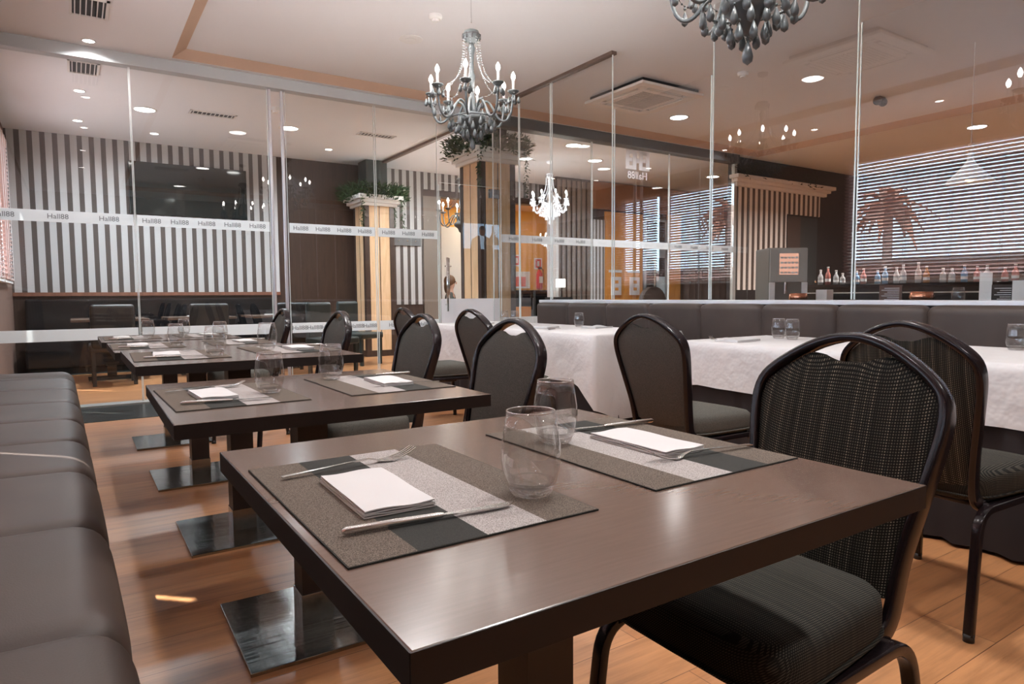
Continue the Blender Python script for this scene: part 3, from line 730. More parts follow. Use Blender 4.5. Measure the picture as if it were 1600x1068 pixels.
def left_bench():
    r = thing('banquette', 'long brown channelled banquette seat running along the left', 'bench', (-.308, 2.5, 0), .018)
    ys = [.1, .68, 1.25, 1.86, 2.46, 3.0, 3.53, 4.14, 4.75, 5.37, 5.85]
    prof = round_prof([(-.29, .40), (-.29, .465), (.342, .455), (.355, .12), (.30, .07)], .09, 7)
    prof = [(x, z) for x, z in prof]
    for a, b in zip(ys, ys[1:]):
        m = MB(); cushion(m, prof, a - 2.5, b - 2.5, .03, 44); m.build('seat_cushion', M_leather, r, True, recalc=True)
        m = MB(); cushion(m, round_prof([(-.19, .44), (-.21, .98), (-.285, .98), (-.29, .44)], .04), a - 2.5, b - 2.5, .022, 12); m.build('back_cushion', M_leather, r, True)
    MB().box(-.29, .30, -2.38, 3.33, .02, .41).build('carcass', M_blackmat, r)
    MB().box(-.28, .315, -2.38, 3.34, 0, .075).build('skirting', mat('grey_skirting', (.35, .35, .36), .4), r)
left_bench()
def right_bench():
    r = thing('banquette', 'long brown channelled banquette on the right with high upright back', 'bench', (3.95, 2.9, 0))
    ys = [-.33, .23, .79, 1.34, 1.90, 2.45, 3.01, 3.57, 4.14, 4.68, 5.25, 5.78]
    for a, b in zip(ys, ys[1:]):
        m = MB(); cushion(m, round_prof([(.16, .42), (.13, .905), (.24, .915), (.25, .42)], .05), a - 2.9, b - 2.9, .03, 40); m.build('back_cushion', M_leather, r, True)
        m = MB(); cushion(m, round_prof([(.18, .45), (-.30, .455), (-.32, .16), (-.28, .14)], .07), a - 2.9, b - 2.9, .02, 10); m.build('seat_cushion', M_leather, r, True)
    MB().box(-.27, .24, -3.22, 2.87, 0, .40).build('carcass', M_blackmat, r)
right_bench()
struct(MB().box(4.21, 4.42, -1.1, 5.84, 0, .905).build('trim_6', M_brown), 'low dark wall behind the right bench')
struct(MB().box(4.19, 4.46, -1.12, 5.86, .905, .935, .004).build('trim_7', mat('pale_ledge', (.62, .62, .66), .3)), 'pale ledge on the low wall behind the right bench')

# ------------------------------------------------------------------ wooden tables
NAMES = ['nearest', 'second', 'third', 'fourth', 'fifth']
TB = [(.602, .857, .708), (.571, 1.989, .706), (.557, 2.949, .753), (.542, 3.99, .729), (.524, 5.097, .717)]
RZ = [0, -.012, .003, .005, 0]
def make_table():
    r = thing('dining_table', '', 'table', (0, 0, 0), 0, 'dark wooden tables along the left bench')
    MB().box(-.397, .397, -.40, .40, -.0338, 0, .0009, 1).build('tabletop', [M_table], r)
    e = MB()
    for a, b, c, d in ((-.3985, .3985, -.4015, -.3995), (-.3985, .3985, .3995, .4015), (-.399, -.3965, -.4, .4), (.3965, .399, -.4, .4)): e.box(a, b, c, d, -.034, -.0008)
    e.build('edge_band', M_table_edge, r)
    MB().box(-.044, .044, -.044, .044, -.61, -.034).build('post', M_post, r)
    MB().box(-.047, .047, -.047, .047, -.69, -.60, .001).build('steel_sleeve', M_steel, r)
    MB().box(-.23, .23, -.235, .235, -.70, -.688, .002).build('base_plate', M_steel, r)
    MB().box(-.18, .18, -.18, .18, -.045, -.034).build('mounting_plate', M_blackmat, r)
    return r
LBL_T = ['dark wooden table nearest the camera, fully visible top', 'second dark wooden table from the camera along the left bench', 'third dark wooden table from the camera, standing slightly taller', 'fourth dark wooden table from the camera along the left bench', 'dark wooden table farthest from the camera, before the glass wall']
for k, (x, y, z) in enumerate(TB):
    r = make_table(); r.location = (x, y, z); r['label'] = LBL_T[k]; r.rotation_euler = (0, 0, RZ[k])
    for c in r.children:
        if c.name.split('.')[0] in ('base_plate', 'steel_sleeve'): c.location = (0, 0, .70 - z)
        if c.name.split('.')[0] == 'post': c.scale = (1, 1, (z - .034 - .09) / .576); c.location = (0, 0, -.034 + .034 * c.scale[2])

# placemat with woven bands, local X across (width .32), local Y long (.455)
def speckle(name, a, b, s=1100):
    m = mat(name, a, .9, spec=.2); g = noise(m, coords(m), s, 2, .8); c = ramp(m, g, [(.42, b), (.56, a)]); setc(m, c); bump(m, g, .4, .001); return m
M_m1 = speckle('mat_weave_brown', (.17, .135, .108), (.05, .04, .033), 700); M_m2 = speckle('mat_weave_dark', (.042, .042, .038), (.022, .022, .02))
M_m3 = speckle('mat_weave_light', (.46, .425, .41), (.2, .18, .17), 700)
def make_mat():
    r = thing('placemat', '', 'placemat', (0, 0, 0), 0, 'banded placemats on the dark tables')
    xs = [(-.162, -.086, M_m1, 'brown_band'), (-.086, 0., M_m2, 'dark_band'), (0., .083, M_m3, 'light_band'), (.083, .162, M_m1, 'brown_band')]
    for a, b, m, n in xs: MB().box(a, b, -.2275, .2275, .0005, .0025).build(n, m, r)
    e = MB()
    for a, b, c, d in ((-.1635, .1635, -.2290, -.2275), (-.1635, .1635, .2275, .2290), (-.1635, -.162, -.229, .229), (.162, .1635, -.229, .229)): e.box(a, b, c, d, .0002, .0022)
    e.build('hem', M_m2, r)
    return r
def make_napkin():
    r = thing('napkin', '', 'napkin', (0, 0, 0), 0, 'folded white napkins on the dark tables'); rnd = random.Random(3)
    for k in range(4):
        h = .0018 + k * .0026
        m = MB(); w = .048 - .0006 * k
        def fn(u, v, h=h, w=w, k=k):
            x = (u - .5) * 2 * w; y = (v - .5) * .192; return (x, y, h + .0012 * math.sin(u * 7 + k) * math.cos(v * 9 + k) * (k > 0))
        m.grid(fn, 8, 12); m.grid(lambda u, v: tuple(a + b for a, b in zip(fn(u, v), (0, 0, -.0016))), 8, 12)
        # close the edges
        bm = m.bm; bmesh.ops.bridge_loops(bm, edges=[e for e in bm.edges if len(e.link_faces) == 1])
        m.build('fold_layer', M_napkin, r, True, angle=.6)
    return r
def make_fork():
    r = thing('fork', '', 'fork', (0, 0, 0), 0, 'forks on the dark tables')
    # along +X, tines at the far end; length .215
    hp = [(-.108, .004), (-.10, .0045), (-.05, .006), (.0, .008), (.035, .0085), (.05, .004)]
    def w(x):
        if x < -.1: return .0042
        if x < 0: return .0042 - .0018 * (x + .1) / .1
        return .0024 + .0006 * x / .05
    m = MB(); N = 20
    pts = [(-.108 + i * .158 / N) for i in range(N + 1)]
    def zz(x):
        for (a, b), (c, d) in zip(hp, hp[1:]):
            if a <= x <= c + 1e-9: return b + (d - b) * (x - a) / (c - a)
        return .004
    A = []
    for x in pts: A.append([m.bm.verts.new((x, s * w(x), zz(x) + t * .0009)) for s, t in ((-1, -1), (1, -1), (1, 1), (-1, 1))])
    for a, b in zip(A, A[1:]):
        for k in range(4): m.bm.faces.new((a[k], a[(k + 1) % 4], b[(k + 1) % 4], b[k]))
    m.bm.faces.new(A[0][::-1]); m.bm.faces.new(A[-1]); m.build('handle', M_cutlery, r, True, angle=.7)
    m = MB(); hx = [(.048, .0028, .0042), (.056, .0075, .0028), (.066, .0115, .0022), (.076, .0122, .003)]
    A = []
    for x, ww, z in hx: A.append([m.bm.verts.new((x, s * ww, z + t * .0008)) for s, t in ((-1, -1), (1, -1), (1, 1), (-1, 1))])
    for a, b in zip(A, A[1:]):
        for k in range(4): m.bm.faces.new((a[k], a[(k + 1) % 4], b[(k + 1) % 4], b[k]))
    m.bm.faces.new(A[0][::-1]); m.bm.faces.new(A[-1])
    for s in (-3, -1, 1, 3):
        y = s * .0033; m.tube([(.074, y * .97, .0028), (.09, y, .0055), (.104, y, .010), (.117, y * .95, .0165)], .001, 6, sect=[(-1.25, -.8), (1.25, -.8), (1.25, .8), (-1.25, .8)], rr=[.0012, .0011, .001, .0006])
    m.build('tines', M_cutlery, r, True, angle=.7); return r
def make_knife():
    r = thing('table_knife', '', 'knife', (0, 0, 0), 0, 'table knives on the dark tables')
    m = MB(); m.tube([(-.115, 0, .005), (-.11, 0, .0055), (-.05, 0, .0052), (.0, 0, .0046), (.008, 0, .0044)], 1, 10, rr=[.0025, .0046, .0044, .0038, .003]); m.build('handle', M_cutlery, r, True, angle=.8)
    m = MB(); m.prism([(.008, -.003), (.03, -.0065), (.075, -.0085), (.098, -.006), (.107, .002), (.10, .0045), (.008, .003)], 'z', .0036, .0052); m.build('blade', M_cutlery, r); return r
P_mat, P_nap, P_fork, P_knife = make_mat(), make_napkin(), make_fork(), make_knife()
used = {'m': 0, 'n': 0, 'f': 0, 'k': 0}
def put(kind, proto, loc, rz, label):
    if not used[kind]: used[kind] = 1; proto.location = loc; proto.rotation_euler = (0, 0, rz); proto['label'] = label; return proto
    return dup(proto, loc, rz, label)
TX = ['on the table nearest the camera', 'on the second dark table from the camera', 'on the third dark table from the camera', 'on the fourth dark table from the camera', 'on the farthest dark table by the glass wall']
TG = [[(.508, .731), (.728, .968)], [(.456, 1.96), (.701, 2.164)], [(.450, 2.80), (.69, 2.985)], [(.435, 3.86), (.68, 4.05)], [(.40, 5.02), (.64, 5.22)]]
rj = random.Random(5)
for k, (x, y, z) in enumerate(TB):
    j = (lambda a: rj.uniform(-a, a) if k else 0.)
    for s in (-1, 1):
        side = 'bench side' if s < 0 else 'chair side'
        mx = x - .222 if s < 0 else x + .223; my = y + .004 + (.017 if s > 0 else 0); r0 = 0 if s < 0 else PI
        put('m', P_mat, (mx + j(.01), my + j(.015), z), r0 + j(.03), 'banded grey brown placemat, %s, %s' % (side, TX[k]))
        zt = z + .003
        if s < 0:
            put('n', P_nap, (x - .270 + j(.01), y - .003 + j(.02), zt), -.03 + j(.08), 'folded white napkin, %s, %s' % (side, TX[k]))
            put('f', P_fork, (x - .250 + j(.01), y + .152 + j(.01), zt), .12 + j(.06), 'steel fork, %s, %s' % (side, TX[k]))
            put('k', P_knife, (x - .247 + j(.01), y - .146 + j(.01), zt), -.08 + j(.05), 'steel table knife, %s, %s' % (side, TX[k]))
        else:
            put('n', P_nap, (x + .250 + j(.01), y + .008 + j(.02), zt), .0 + j(.08), 'folded white napkin, %s, %s' % (side, TX[k]))
            put('k', P_knife, (x + .293 + j(.01), y + .157 + j(.01), zt), PI - .12 + j(.05), 'steel table knife, %s, %s' % (side, TX[k]))
            put('f', P_fork, (x + .280 + j(.01), y - .106 + j(.01), zt), PI - .09 + j(.06), 'steel fork, %s, %s' % (side, TX[k]))
    for i, (gx, gy) in enumerate(TG[k]):
        tumbler(gx, gy, z + (.003), 'stemless glass tumbler, %s, %s' % ('bench side' if i == 0 else 'chair side', TX[k]), 'stemless tumblers on the dark tables', s=1.0)

# ------------------------------------------------------------------ banquet chairs (local: sitter faces +Y, floor at z=0)
def ssect(w, h, n=3):   # rounded rectangle section
    out = []
    for cx, cy, a0 in ((w - .3 * h, h - .3 * h, 0), (-w + .3 * h, h - .3 * h, 90), (-w + .3 * h, -h + .3 * h, 180), (w - .3 * h, -h + .3 * h, 270)):
        for k in range(n): a = math.radians(a0 + 90 * k / (n - 1)); out.append((cx + .3 * h * math.cos(a), cy + .3 * h * math.sin(a)))
    return out
def bez(p, n=8):
    # smooth polyline through control corners (rounded)
    out = [V(*p[0])]
    for i in range(1, len(p) - 1):
        a, b, c = V(*p[i - 1][:3]), V(*p[i][:3]), V(*p[i + 1][:3]); r = p[i][3] if len(p[i]) > 3 else .05
        A = b + (a - b).normalized() * min(r, (a - b).length * .49); B = b + (c - b).normalized() * min(r, (c - b).length * .49)
        for k in range(n + 1): t = k / n; out.append(A * (1 - t) ** 2 + b * 2 * t * (1 - t) + B * t * t)
    out.append(V(*p[-1][:3])); return out
def back_y(z): return -.185 - max(0, z - .42) * .26     # recline
def back_hw(z):                                          # half width of the frame centreline
    pts = [(.38, .145), (.50, .158), (.62, .178), (.72, .194), (.765, .199), (.80, .183), (.83, .15), (.86, .105), (.885, .058), (.895, 0)]
    for (a, b), (c, d) in zip(pts, pts[1:]):
        if a <= z <= c: return b + (d - b) * (z - a) / (c - a)
    return 0
def make_chair(fabric, sfab):
    r = thing('banquet_chair', '', 'chair')
    # seat: rounded trapezoid cushion
    def seat():
        m = MB(); out = []
        hw = lambda t: .185 + .035 * t
        N = 48
        def outline(a):
            c, s = math.cos(a), math.sin(a); e = .36
            x = math.copysign(abs(c) ** e, c); y = math.copysign(abs(s) ** e, s); return x * (.187 + .019 * y), y * .195
        rings = [(.90, -.010), (.985, 0.), (1.0, .02), (1.0, .05), (.985, .068), (.93, .080), (.80, .087), (.5, .092)]
        prev = None; B = []
        for f, z in rings: B.append([m.bm.verts.new((outline(2*PI*k/N)[0] * f, outline(2*PI*k/N)[1] * f + .02, .378 + z)) for k in range(N)])
        for a, b in zip(B, B[1:]):
            for k in range(N): m.bm.faces.new((a[k], a[(k + 1) % N], b[(k + 1) % N], b[k]))
        c = m.bm.verts.new((0, .02, .471)); 
        for k in range(N): m.bm.faces.new((B[-1][k], B[-1][(k + 1) % N], c))
        m.bm.faces.new(B[0][::-1]); m.build('seat', sfab, r, True)
        w = MB(); w.tube([(outline(2*PI*k/N)[0] * 1.0, outline(2*PI*k/N)[1] * 1.0 + .02, .385) for k in range(N)], .004, 6, closed=True); w.build('piping', sfab, r, True)
    seat()
    # back frame: flattened tube, all the way round and curving forward into the seat rails
    zs = [.44 + .02 * i for i in range(20)]
    L = []
    for s in (1, -1):
        side = [(s * .150, .06, .352), (s * .150, -.10, .352, .04), (s * .151, -.19, .375, .07), (s * back_hw(.47), back_y(.47), .47, .05)]
        P = [tuple(q) for q in bez(side, 6)]
        z = .50
        while z < .8951: P.append((s * back_hw(z), back_y(z), z)); z += .02 if z < .78 else .0095
        L.append(P)
    path = L[0] + [(0, back_y(.895), .8965)] + L[1][::-1]
    # smooth
    path = [V(*p) for p in path]
    for _ in range(4): path = [path[0]] + [(path[i - 1] + path[i] * 2 + path[i + 1]) / 4 for i in range(1, len(path) - 1)] + [path[-1]]
    def frame_sweep(m, path, hw, hd):
        # section: hw within the back plane (radial), hd along Y
        N = len(path); R = []
        for i, p in enumerate(path):
            a = path[max(i - 1, 0)]; b = path[min(i + 1, N - 1)]; d = (b - a).normalized(); nrm = V(0, 1, .0) if abs(d.y) < .8 else V(0, 0, 1)
            # depth axis = component of world Y (or Z on the rails) normal to d
            wy = max(0, 1 - abs(d.y) * 1.2); dep = V(0, wy, 1 - wy); dep = (dep - d * dep.dot(d)).normalized(); rad = d.cross(dep).normalized()
            R.append([m.bm.verts.new(p + rad * x + dep * y) for x, y in ssect(hw, hd)])
        k_ = len(R[0])
        for a, b in zip(R, R[1:]):
            for k in range(k_): m.bm.faces.new((a[k], a[(k + 1) % k_], b[(k + 1) % k_], b[k]))
        m.bm.faces.new(R[0][::-1]); m.bm.faces.new(R[-1])
    m = MB(); frame_sweep(m, path, .0095, .0205); m.build('back_frame', M_frame, r, True, angle=.9)
    # padded back within the frame, scooped at the top to leave the hand hole
    m = MB(); nu, nv = 40, 26
    def top(x): 
        t = abs(x) / .165
        return None
    def bp(u, v, side):
        a = 2 * u - 1
        za = abs(a)
        def zf(x):
            T = [(.199, .765), (.183, .80), (.15, .83), (.105, .86), (.058, .885), (0, .895)]
            for (p, q), (c, d) in zip(T, T[1:]):
                if c <= x <= p: return q + (d - q) * (p - x) / (p - c)
            return .765
        z0 = .425 - .014 * (1 - a * a)
        zt = zf(za * .189) - .015 - .040 * max(0, math.cos(min(1, za / .46) * PI / 2)) ** 1.1
        z = z0 + (zt - z0) * v
        lim = back_hw(min(z, .765)) - .0085 - (.003 if z > .765 else 0)
        x = a * lim
        bulge = (1 - abs(a) ** 4) * (1 - abs(2 * v - 1) ** 6)
        y = back_y(z) + side * (.006 + .014 * bulge)
        return (x, y, z)
    m.grid(lambda u, v: bp(u, v, 1), nu, nv); m.grid(lambda u, v: bp(u, v, -1), nu, nv)
    bmesh.ops.bridge_loops(m.bm, edges=[e for e in m.bm.edges if len(e.link_faces) == 1])
    m.build('backrest', fabric, r, True, angle=1.1)
    # seat frame and legs
    m = MB()
    for s in (-1, 1): m.tube([(s * .172, -.15, .357), (s * .178, .18, .357)], .011, 8)
    for y in (-.14, .17): m.tube([(-.172, y, .362), (.172, y, .362)], .010, 8)
    m.build('seat_frame', M_frame, r, True)
    for s in (-1, 1):
        for f, pts in ((1, [(s * .178, .0, .357), (s * .186, .205, .357, .07), (s * .202, .235, .015)]), (-1, [(s * .178, .0, .357), (s * .172, -.20, .357, .07), (s * .185, -.262, .015)])):
            m = MB(); P = bez(pts, 8); m.tube(P, .0115, 8, sect=ssect(1.0, 1.15), up=V(1, 0, 0)); lg = m.build('leg', M_frame, r, True, angle=.9)
            q = P[-1]; MB().cyl((q.x, q.y, 0), (q.x, q.y, .022), .0145, n=12).build('foot_cap', M_blackmat, lg, True)
    return r
ch = make_chair(M_fabric, M_fabric_seat)
CH = [((.90, .765), PI / 2, 'dark banquet chair nearest the camera, half under the nearest table', 'charcoal banquet chairs along the dark tables')]
ch.location = (1.03, .757, 0); ch.rotation_euler = (0, 0, PI / 2); ch['label'] = CH[0][2]; ch['group'] = CH[0][3]
ch.children
chb = make_chair(M_fabric_plain, M_fabric_plain); used_c = False
GL, GR = 'charcoal banquet chairs along the dark tables', 'charcoal banquet chairs along the white tables'
LIST = [(1.0, 1.965, PI/2 + .02, 'banquet chair at the second dark table, back toward the white tables', GL),
        (1.05, 2.82, PI/2, 'banquet chair at the third dark table from the camera', GL),
        (1.0, 3.82, PI/2, 'banquet chair at the fourth dark table from the camera', GL),
        (.98, 5.02, PI/2, 'banquet chair at the farthest dark table before the glass wall', GL),
        (2.33, 2.07, -PI/2 + .03, 'banquet chair at the middle of the white tables, seat facing right', GR),
        (2.36, 3.63, -PI/2 + .05, 'banquet chair facing the white table with the long corner drape', GR),
        (2.36, 4.63, -PI/2, 'farthest banquet chair facing the white tables, mostly hidden', GR)]
c5 = dup(ch, (2.33, .995, 0), -PI/2 - .02, 'banquet chair at the right edge facing the white tables, seen from behind', GR)
for k, (x, y, rz, lb, g) in enumerate(LIST):
    if k == 0: chb.location = (x, y, 0); chb.rotation_euler = (0, 0, rz); chb['label'] = lb; chb['group'] = g
    else: dup(chb, (x, y, 0), rz, lb, g)

# ------------------------------------------------------------------ white-clothed tables on the right
def cloth_mesh(hx, hy, drop, seed, extra=.06, wav=.008, rz=.006):
    # drop: (x-, x+, y-, y+) hanging lengths; perimeter walk with rings
    rnd = random.Random(seed); ph = [rnd.uniform(0, 6) for _ in range(4)]
    P = []; NS = 40
    cor = [(-hx, -hy), (hx, -hy), (hx, hy), (-hx, hy)]; nr = [V(0, -1, 0), V(1, 0, 0), V(0, 1, 0), V(-1, 0, 0)]; dr = [drop[2], drop[1], drop[3], drop[0]]
    for s in range(4):
        a, b = cor[s], cor[(s + 1) % 4]; pn, nn = nr[s - 1], nr[(s + 1) % 4]; pd, nd = dr[s - 1], dr[(s + 1) % 4]
        for k in range(NS):
            t = k / NS; p = V(a[0] + (b[0] - a[0]) * t, a[1] + (b[1] - a[1]) * t, 0)
            ln = (V(*b) - V(*a)).length if False else math.hypot(b[0] - a[0], b[1] - a[1])
            da, db = t * ln, (1 - t) * ln; n = nr[s].copy(); d = dr[s]; cf = 0
            wa = max(0, 1 - da / .14); wb = max(0, 1 - db / .14)
            if wa > 0: n = (nr[s] * (1 - wa * .5) + pn * wa * .5).normalized(); d = d * (1 - wa * .5) + pd * wa * .5; cf = wa
            if wb > 0: n = (nr[s] * (1 - wb * .5) + nn * wb * .5).normalized(); d = d * (1 - wb * .5) + nd * wb * .5; cf = wb
            P.append((p, n, d + extra * cf ** 2, cf, (s * 7.3 + t * ln)))
    m = MB(); N = len(P); R = []
    for t in (0, .02, .06, .12, .2, .3, .4, .5, .6, .7, .8, .9, 1.0):
        ring = []
        for p, n, d, cf, u in P:
            w = (math.sin(u * 17 + ph[0]) + .6 * math.sin(u * 31 + ph[1])) * wav * t * (1 - cf * .6)
            out = .004 + .012 * min(1, t * 12) + t * .012 + w + cf * .05 * t
            ring.append(m.bm.verts.new((p.x + n.x * out, p.y + n.y * out, -.002 * min(1, t * 20) - d * t * (1. if t > .03 else 1) + rz * math.sin(u * 5 + ph[2]) * (t * t))))
        R.append(ring)
    for a, b in zip(R, R[1:]):
        for k in range(N): m.bm.faces.new((a[k], a[(k + 1) % N], b[(k + 1) % N], b[k]))
    # top surface
    inner = [m.bm.verts.new((p.x * .97, p.y * .985, .0015 + .0008 * math.sin(u * 9))) for p, n, d, cf, u in P]
    for k in range(N): m.bm.faces.new((R[0][k], inner[k], inner[(k + 1) % N], R[0][(k + 1) % N]))
    m.bm.faces.new(inner)
    return m
def white_table(x0, x1, y0, y1, top, drop, label, clabel, seed, grp, extra=.06):
    cx, cy, hx, hy = (x0 + x1) / 2, (y0 + y1) / 2, (x1 - x0) / 2, (y1 - y0) / 2
    r = thing('banquet_table', label, 'table', (cx, cy, 0), 0, grp)
    MB().box(-hx, hx, -hy, hy, top - .03, top - .001).build('tabletop', M_blackmat, r)
    sk = MB()
    per = []
    N = 200
    for k in range(N):
        t = k / N * 4; s = int(t); f = t - s
        c = [(-hx, -hy), (hx, -hy), (hx, hy), (-hx, hy)]; a, b = c[s], c[(s + 1) % 4]; n = [(0, -1), (1, 0), (0, 1), (-1, 0)][s]
        ln = math.hypot(b[0] - a[0], b[1] - a[1]); o = .018 * math.sin(f * ln * 40) * min(1, f * 8, (1 - f) * 8)
        per.append((a[0] + (b[0] - a[0]) * f, a[1] + (b[1] - a[1]) * f, n[0] * o, n[1] * o))
    A = [sk.bm.verts.new((x, y, top - .03)) for x, y, a, b in per]; B = [sk.bm.verts.new((x * 1.0 + a * 1.5 + math.copysign(.01, x), y + b * 1.5 + math.copysign(.01, y), .015)) for x, y, a, b in per]
    for k in range(N): sk.bm.faces.new((A[k], A[(k + 1) % N], B[(k + 1) % N], B[k]))
    sk.build('skirt', M_skirt, r, True)
    for sx in (-1, 1):
        for sy in (-1, 1): MB().box(sx * (hx - .06) - .015, sx * (hx - .06) + .015, sy * (hy - .08) - .015, sy * (hy - .08) + .015, 0, top - .03).build('leg', M_blackmat, r)
    c = cloth_mesh(hx, hy, drop, seed, extra).build('tablecloth', M_cloth, None, True, loc=(cx, cy, top + .001)); tag(c, clabel, 'tablecloth', 'white tablecloths on the right tables')
GW = 'long tables under white cloths and black skirts'
white_table(2.82, 3.60, -.40, 2.60, .722, (.235, .2, .22, .22), 'long black skirted table at the right, nearest the camera', 'white tablecloth on the near right table, behind the two nearest facing chairs', 1, GW)
white_table(2.80, 3.60, 3.30, 5.72, .722, (.33, .2, .57, .25), 'long black skirted table before the left part of the right bench', 'white tablecloth with a long drape hanging at its near corner', 2, GW, .03)
def flat_napkin(x, y, z, rz, label, sx=.11, sy=.07):
    m = MB()
    m.grid(lambda u, v: ((u - .5) * 2 * sx, (v - .5) * 2 * sy, .012 + .006 * math.sin(u * 6 + x * 9) * math.sin(v * 5)), 10, 8); m.grid(lambda u, v: ((u - .5) * 2 * sx, (v - .5) * 2 * sy, .001), 10, 8)
    bmesh.ops.bridge_loops(m.bm, edges=[e for e in m.bm.edges if len(e.link_faces) == 1])
    o = m.build('napkin', M_napkin, None, True, loc=(x, y, z), angle=.8); o.rotation_euler = (0, 0, rz); tag(o, label, 'napkin', 'folded napkins on the white tables'); return o
zt = .7245
WN = [(3.10, 4.25, .5, 'white folded napkin at the near end of the long-draped white table'), (3.42, 4.0, .2, 'white rolled napkin at the bench side of the long-draped table'), (3.1, 5.25, .3, 'white napkin at the far end of the long-draped white table'),
      (3.02, 2.36, .1, 'white napkin at the far end of the near right white table'), (3.42, 2.05, .5, 'white napkin at the bench side of the near right white table'), (3.05, 1.5, .0, 'white napkin in the middle of the near right white table')]
for x, y, a, lb in WN: flat_napkin(x, y, zt, a, lb)
GWG = 'tumblers on the white tables'
for x, y, lb in ((3.42, 4.22, 'tumbler standing at the middle of the long-draped white table'), (3.38, 2.36, 'left tumbler of the pair at the far end of the near right white table'), (3.40, 2.28, 'right tumbler of the pair at the far end of the near right white table'),
                 (3.42, 1.215, 'tumbler on the near right white table at the right photo edge'), (3.35, 5.42, 'left of two tumblers at the far end of the long-draped table'), (3.43, 5.38, 'right of two tumblers at the far end of the long-draped table')):
    pass
WG = [(903, 0, 3.42, 4.22)]
tumbler(3.40, 4.20, zt, 'tumbler standing at the middle of the long-draped white table', GWG)
tumbler(3.36, 2.345, zt, 'left tumbler of the pair at the far end of the near right white table', GWG)
tumbler(3.34, 2.245, zt, 'right tumbler of the pair at the far end of the near right white table', GWG)
tumbler(3.46, 1.23, zt, 'tumbler on the near right white table at the right photo edge', GWG)
tumbler(3.40, 5.32, zt, 'left of two tumblers at the far end of the long-draped table', GWG)
tumbler(3.45, 5.22, zt, 'right of two tumblers at the far end of the long-draped table', GWG)
f = dup(P_fork, (3.0, 2.50, zt), .9, 'steel fork on the near right white table beside the napkin', 'cutlery on the white tables')
k = dup(P_knife, (3.02, 4.02, zt), .5, 'steel knife on the long-draped white table', 'cutlery on the white tables')

